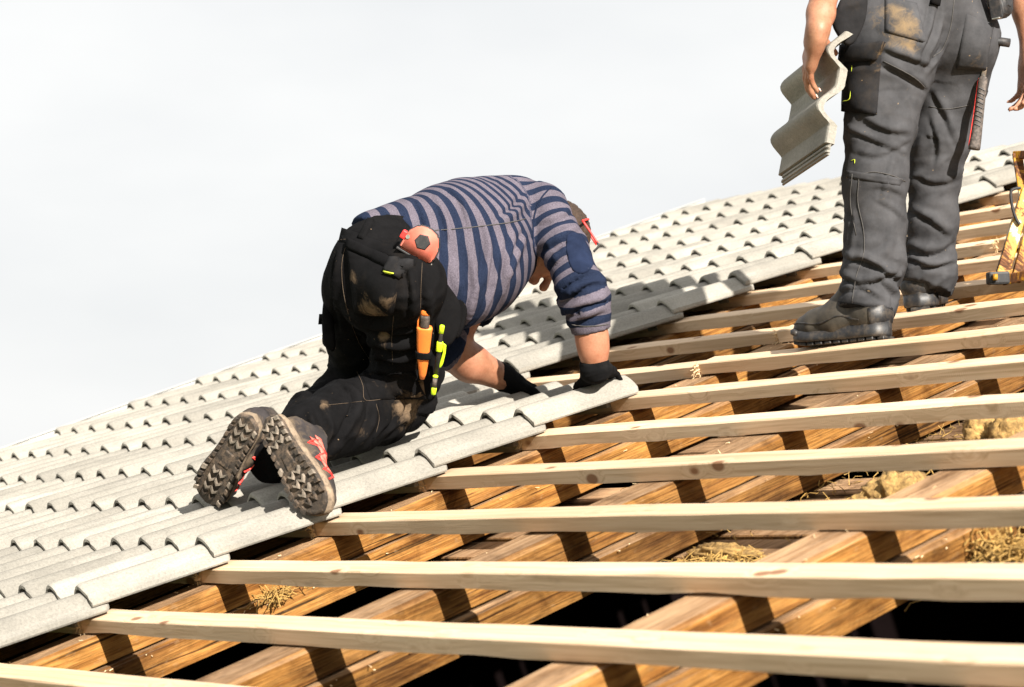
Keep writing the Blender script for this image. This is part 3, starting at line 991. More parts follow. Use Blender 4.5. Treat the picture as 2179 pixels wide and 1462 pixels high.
# ---- kneeling man
K0 = roofp(-1.25, 1.25, .06)
kneel = empty('person', K0)
tag(kneel, 'kneeling roofer in navy and mauve striped shirt and black work trousers, bent over the tiles', 'person')
k_lo = np.array([-2.1, .55, .25]); k_hi = np.array([-.55, 2.35, 1.55])
def C(*q): return [(S(x, y, d), pr(r, d)) for x, y, d, r in q]
j_hipR, j_hipL = S(858, 640, 5.70), S(757, 632, 5.88)
T_thR = C((862, 608, 5.72, 86), (862, 700, 5.79, 74), (860, 780, 5.88, 68), (852, 846, 5.98, 68))
T_thL = C((762, 625, 5.88, 76), (764, 720, 6.03, 68), (770, 800, 6.18, 60))
T_shR = C((850, 852, 5.98, 66), (800, 868, 5.90, 74), (735, 890, 5.80, 76), (652, 926, 5.67, 66))
T_shL = C((770, 806, 6.18, 58), (665, 895, 6.00, 56), (580, 975, 5.85, 54))
T_pel = C((806, 512, 5.86, 80), (806, 575, 5.79, 98), (806, 622, 5.77, 88))
# skin body: one continuous figure under the clothes
FB = Field(k_lo, k_hi, .0065)
for ch in (T_thR, T_thL): FB.chain([(p, r*.78) for p, r in ch], .03)
for ch in (T_shR, T_shL):
    q = [(p, r*.70) for p, r in ch]; q[-1] = (q[-2][0]*.35+q[-1][0]*.65, q[-1][1]*.7); FB.chain(q, .03)
FB.chain([(p, r*.70) for p, r in T_pel], .04)
B_sp = C((830, 550, 5.84, 62), (890, 535, 5.93, 88), (990, 510, 6.06, 108), (1060, 480, 6.17, 90), (1115, 452, 6.20, 52))
FB.chain(B_sp, .05)
A_R = C((1156, 446, 6.13, 42), (1200, 530, 6.03, 37), (1236, 625, 5.955, 26), (1252, 680, 5.965, 28), (1259, 714, 5.97, 32), (1263, 745, 5.975, 29), (1267, 785, 5.985, 24))
A_L = C((1065, 520, 6.36, 46), (1000, 640, 6.27, 42), (948, 742, 6.20, 40), (1000, 772, 6.25, 39), (1068, 803, 6.31, 28))
FB.chain(A_R, .025); FB.chain(A_L, .025)
# neck and head, hanging forward, crown ahead, face to the tiles
hc = S(1153, 514, 6.14)
crown = norm(RGT*.72+UPV*.32+FWD*.35); face = norm(-UPV*.9+RGT*.35+FWD*.15)
face = norm(face-crown*(face@crown)); side = np.cross(crown, face)
if side@FWD > 0: side = -side                      # side towards the camera (right ear)
FB.chain([(S(1105, 490, 6.2), .075), (hc-crown*.045, .058)], .04)
FB.ell(hc+crown*.028, [crown, face, side], [.112, .098, .078], .02)
FB.ell(hc-crown*.040+face*.030, [crown, face, side], [.062, .052, .052], .03)      # jaw
FB.cone(hc-crown*.012+face*.098, hc-crown*.042+face*.116, .008, .014, .012)          # nose
FB.ell(hc-crown*.062+face*.088, [crown, face, side], [.012, .014, .026], .012)       # mouth
for sg in (1, -1):
    FB.ell(hc+crown*.004+face*.078+side*.032*sg, [crown, face, side], [.010, .016, .014], .008)
    e = hc-crown*.012-face*.012+side*.080*sg
    ex, ey = norm(crown+face*-.2), norm(side*sg*.75-face*.65)
    FB.ell(e+ey*.008, [ex, ey, norm(np.cross(ex, ey))], [.033, .019, .007], .006)
    FB.ell(e-crown*.028+ey*.006, [crown, face, side], [.010, .008, .007], .006)
FB.cut(hc, np.array([0, 0, 1]), hc-.001, hc-.001)
Vb, Qb = FB.mesh(2)
body = sdf_object('body', Vb, Qb, SKIN, kneel)
# hair: short crop over the crown and back of the head
FH = Field(hc-.2, hc+.2, .005)
FH.ell(hc+crown*.030-face*.003, [crown, face, side], [.116, .101, .083], .01)
FH.cut(hc-crown*.018, norm(-crown*.75+face*.65))
Vh, Qh = FH.mesh(1)
nh = vnormals(Vh, Qh); Vh = Vh+nh*(.0025*vnoise(Vh*220, 3))[:, None]
sdf_object('hair', Vh, Qh, HAIR, kneel)

# trousers
FT = Field(k_lo, k_hi, .0065)
FT.chain(T_pel, .04)
FT.chain(T_thR, .028); FT.chain(T_thL, .028); FT.chain(T_shR, .03)
FT.chain(T_shL, .03)
FT.ell(S(872, 610, 5.66), np.eye(3), [pr(76, 5.7)]*3, .04)
FT.ell(S(752, 600, 5.84), np.eye(3), [pr(60, 5.8)]*3, .04)
FT.ell(S(905, 800, 5.92), np.eye(3), [pr(34, 5.9)]*3, .05)
# hems: cut the tubes and let the cloth flare
for (p0, r0), (p1, r1) in ((T_shR[2], T_shR[3]), (T_shL[1], T_shL[2])):
    ax = norm(p1-p0)
    FT.cut(p1+ax*.045, ax, p1-.16, p1+.16)
# waist edge
FT.cut(S(798, 494, 5.86), norm(S(785, 478, 5.86)-S(835, 640, 5.78)), S(790, 478, 5.86)-.35, S(790, 478, 5.86)+.35)
Vt, Qt = FT.mesh(2)
seg = [(T_pel[0][0], T_pel[2][0], .3, .5)]
for ch, w in ((T_thR, [.4, .35, .7, 1.3]), (T_thL, [.5, .5, 1.2, 1.2]), (T_shR, [1.3, 1.0, .6, 1.1]), (T_shL, [1, 1, 1, 1])):
    for i in range(len(ch)-1): seg.append((ch[i][0], ch[min(i+1, len(ch)-1)][0], w[i], w[min(i+1, len(w)-1)]))
Vt = creases(Vt, Qt, [[(785, 698), (840, 708), (892, 698)], [(790, 728), (845, 740), (890, 728)], [(795, 757), (850, 767), (892, 754)], (1.3, (745, 668), (795, 692), (865, 690)),
    [(790, 786), (850, 792), (905, 806)], (1.2, (728, 812), (762, 850), (748, 900), (722, 945)), [(800, 852), (792, 900), (770, 942)], [(852, 862), (842, 900), (818, 925)],
    [(722, 540), (714, 620), (730, 700)], [(868, 560), (880, 620), (878, 670)], [(905, 600), (915, 650), (905, 700)], [(690, 872), (705, 915), (690, 960)],
    [(775, 712), (800, 745), (805, 780)], [(820, 820), (870, 838), (905, 836)], [(880, 850), (870, 880), (850, 905)], [(660, 872), (668, 920), (656, 968)]], .010, .011, 1)
Vt = folds(Vt, vnormals(Vt, Qt), seg, .010, 13, 4, 3, .8)
Vt = folds(Vt, vnormals(Vt, Qt), seg, .0075, 27, 6, 13, .8)
trou = sdf_object('trousers', Vt, Qt, BLACKCLOTH, kneel)
k_dust = [(870, 868, .085, 1.0), (900, 830, .06, .9), (840, 800, .07, .35), (780, 915, .07, .3), (700, 975, .05, .5),
          (680, 870, .05, .2), (818, 715, .022, 1.4), (690, 860, .03, .6), (812, 735, .03, .5), (790, 790, .08, .3), (740, 485, .06, .4)]
set_attr(trou, 'dust', spot_attr(Vt, trou, k_dust))

# striped shirt
FS = Field(k_lo, k_hi, .006)
S_sp = C((786, 508, 5.87, 52), (836, 522, 5.90, 80), (900, 534, 5.96, 112), (985, 532, 6.06, 146), (1045, 492, 6.14, 116), (1102, 440, 6.17, 62))
FS.chain(S_sp, .05)
FS.chain(C((985, 545, 6.02, 120), (968, 604, 5.95, 98)), .05)
S_aR = C((1152, 440, 6.12, 54), (1196, 520, 6.03, 47), (1236, 612, 5.95, 47), (1249, 656, 5.96, 43), (1259, 705, 5.968, 41))
S_aL = C((1060, 520, 6.36, 60), (1000, 640, 6.27, 54), (950, 735, 6.2, 48), (960, 745, 6.21, 46))
FS.chain(S_aR, .022)
FS.chain(S_aL, .04)
h0, h1, h2 = S(730, 474, 5.92), S(876, 508, 5.72), S(984, 740, 5.92)
hn = norm(np.cross(h1-h0, h2-h0))
if hn@(S(700, 600, 5.9)-h1) < 0: hn = -hn
# remove the part beyond the hem, but only around the hips
FS.cut(h1, hn, S(800, 560, 5.9)-np.array([.40, .40, .40]), S(830, 600, 5.9)+np.array([.40, .25, .40]))
ax = norm(S_aR[4][0]-S_aR[3][0])
FS.cut(S_aR[4][0], ax, S_aR[4][0]-.09, S_aR[4][0]+.09)
ax = norm(S_aL[3][0]-S_aL[2][0]*.3-S_aL[1][0]*.7)
FS.cut(S_aL[3][0]+ax*.015, norm(A_L[4][0]-A_L[2][0]), S_aL[3][0]-.1, S_aL[3][0]+.1)
Vs, Qs = FS.mesh(2)
sseg = [(S_sp[i][0], S_sp[i+1][0], .35, .35) for i in range(5)]
aseg = [(S_aR[i][0], S_aR[i+1][0], w, w2) for i, (w, w2) in enumerate(((.4, .3), (.4, .9), (1.3, 1.3), (1.1, .2)))]
lseg = [(S_aL[i][0], S_aL[i+1][0], .6, .6) for i in range(3)]
ia, ta = nearest_seg(Vs, sseg+aseg+lseg)
# stripe coordinate: length along spine or along sleeve
def chain_len(Vv, ch):
    out = np.full(len(Vv), 9.0); L_ = np.zeros(len(Vv)); acc = 0
    for i, ((a, ra), (b, rb)) in enumerate(zip(ch[:-1], ch[1:])):
        ab = b-a; ll = np.linalg.norm(ab)
        t = (Vv-a)@ab/(ab@ab)
        tc = np.clip(t, 0 if i else -1.5, 1 if i < len(ch)-2 else 2.5)
        d = np.linalg.norm(Vv-a-tc[:, None]*ab, axis=1)-(ra+(rb-ra)*np.clip(tc, 0, 1))
        m = d < out
        out[m] = d[m]; L_[m] = (acc+tc*ll)[m]; acc += ll
    return out, L_
d_t, l_t = chain_len(Vs, S_sp); d_a, l_a = chain_len(Vs, S_aR); d_l, l_l = chain_len(Vs, S_aL)
# blend the spine coordinate smoothly instead of jumping from bone to bone
wsum = np.zeros(len(Vs)); lsum = np.zeros(len(Vs)); acc = 0
for (a, ra), (b, rb) in zip(S_sp[:-1], S_sp[1:]):
    ab = b-a; ll = np.linalg.norm(ab); t = (Vs-a)@ab/(ab@ab)
    dd = np.linalg.norm(Vs-a-np.clip(t, 0, 1)[:, None]*ab, axis=1)
    w = np.exp(-dd/.035)
    wsum += w; lsum += w*(acc+t*ll); acc += ll
l_t = lsum/np.maximum(wsum, 1e-12)
stripe = np.where((d_a < d_t) & (d_a < d_l), l_a/.043+.30, np.where(d_l < d_t, l_l/.043, l_t/.042+.15))
Vs = creases(Vs, Qs, [[(960, 402), (986, 432), (1000, 480)], [(930, 420), (950, 470), (962, 520)], [(1000, 530), (1012, 620), (992, 700)], [(1058, 540), (1050, 610), (1030, 665)],
    [(1092, 500), (1084, 560), (1072, 620)], [(1118, 505), (1095, 560), (1080, 590)], [(925, 560), (945, 610), (962, 660)], [(890, 430), (905, 470), (915, 520)], [(820, 455), (860, 470), (890, 500)],
    [(1120, 420), (1100, 450), (1070, 470)], [(1035, 480), (1040, 540), (1028, 600)], (1.2, (1184, 642), (1240, 606), (1288, 596)), (1.3, (1196, 668), (1240, 644), (1290, 630)),
    (1.0, (1205, 690), (1245, 668), (1290, 655)), [(1180, 618), (1215, 590), (1250, 575)], [(1150, 470), (1185, 460), (1215, 440)], [(1150, 520), (1190, 505), (1225, 480)], [(1165, 560), (1195, 540), (1225, 520)]], .0085, .010, 2)
Vs = folds(Vs, vnormals(Vs, Qs), sseg, .006, 13, 4, 11, 1.2)
Ns = vnormals(Vs, Qs)
ma = (d_a < d_t)
Vf = folds(Vs, Ns, aseg, .0085, 24, 6, 21, .8)
wa = np.clip(.5+(d_t-d_a)/.05, 0, 1)[:, None]
Vs = Vs*(1-wa)+Vf*wa
# body folds running from armpit to waist
p_arm = S(1130, 560, 6.05)
nn = vnoise(np.stack([(Vs@RGT)*26+(Vs@UPV)*9, (Vs@UPV)*5, (Vs@FWD)*6], 1), 31)
side_w = np.clip((-(vnormals(Vs, Qs)@FWD)), 0, 1)*np.clip((S(1000, 470, 6.0)-Vs)@UPV/.12, 0, 1)*(1-wa[:, 0])
Vs = Vs+vnormals(Vs, Qs)*(.010*side_w*nn)[:, None]
shirt = sdf_object('shirt', Vs, Qs, STRIPES, kneel, {'stripe': stripe, 'patch': np.zeros(len(Vs)), 'dust': np.zeros(len(Vs))})
pe = [hit(shirt, x, y) for x, y in ((1228, 500), (1262, 560), (1270, 600))]
patch('elbow_patch', shirt, [(1198, 498), (1238, 492), (1272, 572), (1216, 590)], NAVYCLOTH, kneel, 18, 16, .0016, .0014, rnd_=True)
seam('sleeve_seam', shirt, [(1172, 398), (1150, 425), (1136, 465), (1134, 520), (1140, 545)], NAVYCLOTH, kneel, .0022)
seam('side_seam', shirt, [(905, 492), (960, 488), (1020, 482), (1080, 474), (1118, 466)], THREADG, kneel, .0012)
seam('cuff_seam', shirt, [(1217, 690), (1240, 694), (1270, 693), (1294, 690)], THREADG, kneel, .0012)
# waistband, belt loops, pockets of the trousers
BD1 = [(770, 600, .05, .4), (800, 650, .06, 1.3), (772, 590, .045, .8), (830, 640, .04, 1.0)]
patch('waistband', trou, [(728, 486), (892, 540), (884, 566), (722, 512)], BLACKCLOTH, kneel, 20, 4, .001, .004)
patch('belt_loop', trou, [(784, 468), (797, 471), (774, 512), (762, 508)], BLACKCLOTH, kneel, 4, 8, .006, .004)
patch('belt_loop', trou, [(858, 492), (872, 495), (848, 534), (836, 530)], BLACKCLOTH, kneel, 4, 8, .006, .004)
bp = patch('back_pocket', trou, [(745, 530), (852, 572), (838, 668), (760, 668)], BLACKCLOTH, kneel, 16, 16, .010, .008, .010, BD1)
patch('pocket_flap', trou, [(746, 512), (862, 566), (858, 592), (742, 532)], BLACKCLOTH, kneel, 14, 5, .016, .006, .004, [(790, 540, .03, .4)])
patch('flap_tab', trou, [(838, 556), (880, 566), (850, 596), (824, 584)], GREYCLOTH2, kneel, 6, 6, .026, .004)
patch('pocket_label', trou, [(829, 585), (848, 589), (847, 591), (828, 587)], LIME, kneel, 4, 2, .030, .002)
patch('knee_panel', trou, [(770, 800), (880, 792), (908, 850), (788, 850)], BLACKCLOTH, kneel, 14, 10, .001, .003, .004, [(800, 810, .05, .35), (860, 840, .05, .5)])
seam('seat_seam', trou, [(745, 500), (728, 560), (735, 640), (760, 720), (790, 770)], THREAD, kneel, .0007)
seam('yoke_seam', trou, [(700, 520), (740, 510), (800, 528), (850, 548)], THREAD, kneel, .0010)
seam('side_seam', trou, [(898, 560), (895, 640), (888, 720), (885, 790)], THREAD, kneel, .0007)
seam('knee_seam', trou, [(760, 790), (772, 822), (778, 852), (830, 846), (880, 836)], THREAD, kneel, .0008)
seam('shin_seam', trou, [(700, 862), (740, 858), (775, 854)], THREAD, kneel, .0006)
seam('knee_seam', trou, [(800, 860), (806, 890), (800, 920)], THREAD, kneel, .0006)
seam('thigh_seam', trou, [(838, 672), (834, 720), (836, 775)], THREAD, kneel, .0006)
# holster pockets hanging on the right hip
def holster(name, pts, d0, d1, th, mat, parent, n=12):
    """A hanging pocket: an outline in space with thickness and a soft belly."""
    P = [S(x, y, d0+(d1-d0)*i/(len(pts)-1)) for i, (x, y) in enumerate(pts)]
    c = sum(P)/len(P); nrm = -FWD
    rings = []
    V = []
    for sc_, of in ((1.0, -th), (1.02, -th*.3), (1.0, th*.35), (.86, th*.75), (.55, th), (.2, th*1.05)):
        V += [c+(p-c)*sc_+nrm*of for p in P]
    n_ = len(P); F = []
    for r_ in range(5):
        for k in range(n_):
            k2 = (k+1) % n_
            F.append((r_*n_+k, r_*n_+k2, (r_+1)*n_+k2, (r_+1)*n_+k))
    F.append(tuple(range(n_))[::-1]); F.append(tuple(5*n_+k for k in range(n_)))
    o = obj(name, V, F, mat, parent, smooth=True)
    sm = o.modifiers.new('smooth', 'SUBSURF'); sm.levels = 2; sm.render_levels = 2
    bm = bmesh.new(); bm.from_mesh(o.data); bmesh.ops.recalc_face_normals(bm, faces=bm.faces); bm.to_mesh(o.data); bm.free()
    set_attr(o, 'dust', np.full(len(V), .03))
    return o
holster('holster_pocket', [(925, 560), (948, 602), (972, 630), (985, 660), (982, 700), (960, 735), (940, 742), (925, 700), (915, 620)], 5.72, 5.72, .014, BLACKCLOTH, kneel)
holster('holster_pocket', [(968, 628), (992, 645), (996, 668), (985, 705), (972, 728), (958, 700)], 5.79, 5.79, .010, BLACKCLOTH, kneel)
holster('tool_loop_strip', [(900, 660), (930, 650), (940, 720), (936, 800), (918, 858), (904, 850), (896, 760)], 5.74, 5.80, .009, BLACKCLOTH, kneel)
holster('cargo_pocket', [(688, 630), (700, 620), (712, 700), (716, 750), (700, 748), (686, 728), (684, 680)], 5.86, 5.86, .014, BLACKCLOTH, kneel)
patch('buckle_tab', trou, [(684, 668), (692, 668), (690, 690), (682, 690)], BLACKCLOTH, kneel, 3, 4, .004, .004)

# gloves
FG = Field(S(1270, 800, 6.0)-.2, S(1270, 800, 6.0)+.2, .0035)
W_R = S(1267, 788, 5.985)
up_n = -NW
dR = FWD*.95+RGT*.22; dR = norm(dR-NW*(dR@NW)); dR = norm(dR-NW*.30)
FG.chain([(S(1265, 772, 5.98), .036), (W_R, .036)], .01)
nR = norm(-NW-dR*(-NW@dR)); sR = np.cross(nR, dR)
if sR@(S(1100, 800, 6.3)-W_R) < 0: sR = -sR         # thumb towards the other hand
hand(FG, W_R, dR, nR, sR, [(.25, .45, .3), (.2, .4, .3), (.2, .4, .3), (.25, .5, .3)], scale=1.02)
FG.cut(S(1265, 768, 5.98), S(1262, 740, 5.975)-S(1267, 785, 5.985), S(1265, 740, 5.98)-.1, S(1265, 760, 5.98)+.1)
Vg, Qg = FG.mesh(1)
Vg = folds(Vg, vnormals(Vg, Qg), [(S(1263, 760, 5.98), W_R, 1, .6)], .0022, 70, 20, 5)
set_g = sdf_object('glove', Vg, Qg, GLOVE, kneel, {'dust': np.zeros(len(Vg))})
W_L = S(1062, 800, 6.31)
FG = Field(W_L-.22, W_L+.22, .0035)
aL = norm(S(1068, 803, 6.31)-S(1000, 772, 6.25))
dL = norm(S(1110, 822, 6.36)-S(1062, 798, 6.31)-NW*.004)
nL = norm(-NW-dL*(-NW@dL)); sL = np.cross(dL, nL)
if sL@(W_R-W_L) < 0: sL = -sL
FG.chain([(S(1055, 796, 6.30), .037), (W_L+aL*.015, .036)], .01)
hand(FG, W_L+aL*.01, dL, nL, sL, [(.35, .6, .5), (.3, .6, .5), (.3, .6, .5), (.35, .6, .5)], scale=1.1)
FG.cut(S(1046, 792, 6.295), -aL, W_L-.12, W_L+.12)
Vg, Qg = FG.mesh(1)
Vg = folds(Vg, vnormals(Vg, Qg), [(S(1050, 795, 6.3), W_L+dL*.05, 1, .6)], .0022, 70, 20, 6)
sdf_object('glove', Vg, Qg, GLOVE, kneel, {'dust': np.zeros(len(Vg))})

# hiking shoes with cleated soles turned to the viewer
def outline(L_=.300, n=40):
    """Sole outline: heel at x=0, toe at x=L; returns (x, y) loop."""
    xs = [0, .012, .04, .10, .15, .20, .245, .278, .295, .300]
    hi = [0, .029, .039, .037, .040, .050, .051, .039, .019, 0]
    lo = [0, -.029, -.040, -.040, -.044, -.053, -.052, -.039, -.019, 0]
    t = np.linspace(0, 1, n//2)
    xx = .300*(1-np.cos(math.pi*t))/2
    up = np.interp(xx, xs, hi); dn = np.interp(xx, xs, lo)
    return [(x, y) for x, y in zip(xx, up)]+[(x, y) for x, y in zip(xx[::-1][1:-1], dn[::-1][1:-1])]
def hiking_shoe(heel, toe, sole_n, parent, mirror):
    x = norm(toe-heel); z = -norm(sole_n-x*(sole_n@x)); y = np.cross(z, x)
    M = frame(heel, x, y, z)
    sh = empty('shoe', heel, parent)
    WMs = WM[sh.name] = M
    sh.matrix_basis = M
    R_ = np.array(M.to_3x3())
    def loc(P): return np.asarray(P)
    ol = [(a, b*mirror) for a, b in outline()]
    if mirror < 0: ol = ol[::-1]
    def toe_up(a): return .022*max(0, (a-.20)/.10)**2
    # outsole, midsole
    def slab(name, z0, z1, g0, g1, mat):
        V, F = [], []
        n = len(ol)
        lev = [(z0, g0*.93), (z0+.25*(z1-z0), g0), (z1-.2*(z1-z0), g1), (z1, g1*.95)]
        for zz, g in lev:
            for i, (a, b) in enumerate(ol):
                w = 1+.018*math.sin(i*3.1) if name == 'midsole' else 1
                V.append((.148+(a-.148)*(1+(g-1)*.35)*1, b*g*w, zz+toe_up(a)))
        for r in range(3):
            for k in range(n):
                k2 = (k+1) % n
                F.append((r*n+k, r*n+k2, (r+1)*n+k2, (r+1)*n+k))
        F.append(tuple(range(n))[::-1]); F.append(tuple(3*n+k for k in range(n)))
        # fill the caps as strips so they stay flat enough
        return V, F
    V, F = slab('outsole', .0, .012, .97, 1.02, RUBBER)
    o = inst('outsole', mesh_data('outsole', V, F, RUBBER), sh, M)
    V, F = slab('midsole', .0125, .036, 1.04, 1.0, MIDSOLE)
    inst('midsole', mesh_data('midsole', V, F, MIDSOLE, True), sh, M)
    # tread: chevron lugs in two rows, edge blocks round the rim
    def lugmesh(poly, h=.0062):
        n = len(poly)
        V = [(a, b, .0005) for a, b in poly]+[((a-sum(p[0] for p in poly)/n)*.86+sum(p[0] for p in poly)/n,
             (b-sum(p[1] for p in poly)/n)*.86+sum(p[1] for p in poly)/n, -h) for a, b in poly]
        F = [tuple(range(n))]+[tuple(n+k for k in range(n))[::-1]]+[(k, n+k, n+(k+1) % n, (k+1) % n) for k in range(n)]
        return V, F
    def lug(poly, mat, h=.0062):
        V, F = lugmesh(poly, h)
        V = [(a, b, c+toe_up(a)) for a, b, c in V]
        o = inst('tread_lug', mesh_data('tread_lug', V, F, mat), sh, M)
        bm = bmesh.new(); bm.from_mesh(o.data); bmesh.ops.recalc_face_normals(bm, faces=bm.faces); bm.to_mesh(o.data); bm.free()
    for cx in (.030, .058, .086, .185, .213, .241, .266):
        for cy, w in ((.010, .011), (-.012, .011)):
            if cx > .26: w *= .7
            t = .0085
            lug([(cx-t/2-.006, cy-w), (cx-t/2+.006, cy), (cx-t/2-.006, cy+w), (cx+t/2-.006, cy+w), (cx+t/2+.006, cy), (cx+t/2-.006, cy-w)],
                LUG if cx < .25 else RUBBER, .0065)
    xs_u = np.array([p[0] for p in outline()[:20]]); ys_u = np.array([p[1] for p in outline()[:20]])
    for cx in np.arange(.03, .285, .0235):
        for sg in (1, -1):
            yb = np.interp(cx, xs_u, ys_u)*(1.0 if sg > 0 else 1.06)
            y0, y1 = yb*.70, yb*1.0
            k = .007
            lug([(cx-k, sg*y0), (cx+k*.9, sg*y0), (cx+k*1.1+.004, sg*y1), (cx-k+.004, sg*y1)], LUG if rng.random() < .35 else RUBBER, .0058)
    lug([(.118, -.014), (.165, -.018), (.165, .014), (.118, .012)], RUBBER, .003)
    # upper
    FU = Field([-.03, -.07, .01], [.33, .07, .16], .0045)
    FU.chain([(np.array([.045, 0, .062]), .034), (np.array([.14, 0, .060]), .036), (np.array([.22, 0, .050]), .034), (np.array([.262, 0, .050]), .030)], .03, (np.array([0, 1, 0]), 1.15))
    FU.chain([(np.array([.05, 0, .07]), .036), (np.array([.062, 0, .125]), .040)], .03)
    FU.chain([(np.array([.14, 0, .07]), .030), (np.array([.085, 0, .115]), .034)], .03)
    FU.cut([0, 0, .034], [0, 0, -1])
    FU.cut([.06, 0, .14], [.15, 0, 1])
    Vu, Qu = FU.mesh(2)
    Nu = vnormals(Vu, Qu); Vu = Vu+Nu*(.0016*vnoise(Vu*90, 4))[:, None]
    Vw = Vu@R_.T+np.array(heel)
    me_o = sdf_object('upper', Vw, Qu, SHOEUP, sh, {'dust': np.clip((.075-Vu[:, 2])/.05, 0, 1)*.9})
    o_up = me_o
    bvh = BVHTree.FromPolygons([tuple(v) for v in Vu], [tuple(map(int, q)) for q in Qu])
    def on_upper(pts, sg, lift=.001):
        out = []
        for a, c in pts:
            r = bvh.ray_cast(Vector((a, sg*.12, c)), Vector((0, -sg, 0)))
            if r[0] is not None: out.append(np.array(r[0])+np.array(r[1])*lift)
        return out
    for sg in (1, -1):
        zig = [(.235, .048), (.222, .075), (.205, .046), (.188, .082), (.165, .045), (.146, .092), (.118, .046), (.098, .100)]
        dense = []
        for (a, b), (c, d) in zip(zig[:-1], zig[1:]):
            dense += [(a+(c-a)*t, b+(d-b)*t) for t in np.linspace(0, 1, 7)[:-1]]
        P = on_upper(dense, sg, .0012)
        if len(P) > 3: inst('red_zigzag', mesh_data('red_zigzag', *tube_vf(P, .003, 5), RED), sh, M)
        for a0, a1, c0, c1 in ((.085, .135, .088, .104), (.095, .165, .064, .080), (.155, .20, .058, .072)):
            g = []
            for i in range(5):
                for j in range(4):
                    q = on_upper([(a0+(a1-a0)*i/4+.012*j/3, c0+(c1-c0)*j/3)], sg, .0016)
                    g.append(q[0] if q else (g[-1]+np.array([.001, 0, .002]) if g and g[-1] is not None else None))
            if all(x is not None for x in g):
                F = [(i*4+j, i*4+j+1, i*4+j+5, i*4+j+4) for i in range(4) for j in range(3)]
                o = inst('red_panel', mesh_data('red_panel', g, F, REDPALE, True), sh, M)
                so = o.modifiers.new('thick', 'SOLIDIFY'); so.thickness = .003; so.offset = 0
    # laces and heel loop
    for a in (.13, .15, .17, .19):
        P = [p for t in np.linspace(-1, 1, 9) for p in [(a-.03*abs(t)*.4, .030*t, .112-.55*(a-.12)-.018*t*t)]]
        inst('lace', mesh_data('lace', *tube_vf(P, .0024, 5), BLACKP, True), sh, M)
    P = spline([np.array(q) for q in ((.10, .012, .130), (.14, .035, .135), (.17, .06, .105), (.15, .055, .085))], 5)
    inst('lace', mesh_data('lace', *tube_vf(P, .0019, 5), BLACKP, True), sh, M)
    return sh
hB, tB = S(563, 888, 5.55), S(668, 1082, 5.395)
shB = hiking_shoe(hB, tB, norm(-FWD*.80-RGT*.62+UPV*.05), kneel, 1)
hA, tA = S(533, 888, 5.72), S(432, 1064, 5.84)
shA = hiking_shoe(hA, tA, norm(-FWD*.90-RGT*.30-UPV*.12), kneel, -1)

# the tile he carries: near lower corner, width axis, length axis, weather side towards the viewer
ht_o = S(1764, 330, 5.74); ht_x = norm(S(1808, 88, 5.80)-ht_o)
ht_y = S(1663, 430, 6.06)-ht_o; ht_y = norm(ht_y-ht_x*(ht_y@ht_x)); ht_z = np.cross(ht_x, ht_y)
if ht_z@(-FWD) < 0: ht_y = -ht_y; ht_o = ht_o-ht_y*TL; ht_z = np.cross(ht_x, ht_y)
# ---- standing man (his head and shoulders are above the picture, but he is whole)
P0 = roofp(-.58, 2.45, 0)
stand = empty('person', P0)
tag(stand, 'standing roofer in grey cargo trousers and boots carrying a roof tile', 'person')
s_lo = np.array([-1.35, 1.75, .70]); s_hi = np.array([.15, 3.15, 2.75])
L_leg = C((1893, 70, 5.99, 104), (1889, 150, 5.98, 92), (1874, 260, 5.94, 71), (1862, 380, 5.93, 64), (1863, 470, 5.935, 60), (1862, 550, 5.93, 60), (1846, 650, 5.93, 56))
R_leg = C((2040, 75, 6.09, 86), (2020, 180, 6.11, 74), (2002, 290, 6.12, 60), (1988, 370, 6.14, 51), (1986, 460, 6.15, 48), (1978, 560, 6.17, 49), (1976, 596, 6.18, 48))
pel = C((1955, -60, 6.06, 118), (1955, 20, 6.05, 128))
lat = norm(R_leg[0][0]-L_leg[0][0])
# continuous skin body: legs, trunk, neck, head, arms and hands
FB = Field(s_lo, s_hi, .0062)
FB.chain([(p, r*.72) for p, r in L_leg[:-1]], .03); FB.chain([(p, r*.72) for p, r in R_leg[:-1]], .03)
FB.chain([(p, r*.85) for p, r in pel], .05)
up = np.array([0, 0, 1.0])
wst = S(1955, -60, 6.06); chest = wst+up*.36+FWD*.06; nk = wst+up*.55+FWD*.08
FB.chain([(wst, .125), (wst+up*.15, .125), (chest, .145)], .06, (lat, 1.25))
shL, shR_ = chest-lat*.20+up*.10, chest+lat*.20+up*.10
FB.chain([(shL, .062), (chest+up*.09, .08), (shR_, .062)], .05)
FB.chain([(chest+up*.1, .07), (nk+up*.05, .058)], .03)
hd = nk+up*.165+FWD*.03
fx = norm(FWD*.9-up*.25)
FB.ell(hd, [up, fx, lat], [.122, .102, .08], .03)
FB.ell(hd-up*.07+fx*.03, [up, fx, lat], [.06, .062, .058], .03)
FB.cone(hd-up*.01+fx*.10, hd-up*.04+fx*.118, .008, .014, .01)
for sg in (1, -1): FB.ell(hd-up*.015+lat*.082*sg, [up, fx, lat], [.032, .018, .008], .006)
# left arm down to the tile
def off_tile(x, y, h):                              # point on that sight line h above the tile's weather side
    d0, d1 = (S(x, y, 5.0)-ht_o)@ht_z, (S(x, y, 7.0)-ht_o)@ht_z
    return S(x, y, 5.0+2.0*(d0-h)/(d0-d1))
W_H = off_tile(1740, 66, .095)
elb = S(1772, -110, 5.92)
armL = [(shL, .056), (elb+up*.0, .042), (W_H*.4+elb*.6, pr(34, 5.9)), (W_H*.8+elb*.2, pr(27, 5.88)), (W_H, pr(22, 5.88))]
FB.chain(armL, .025)
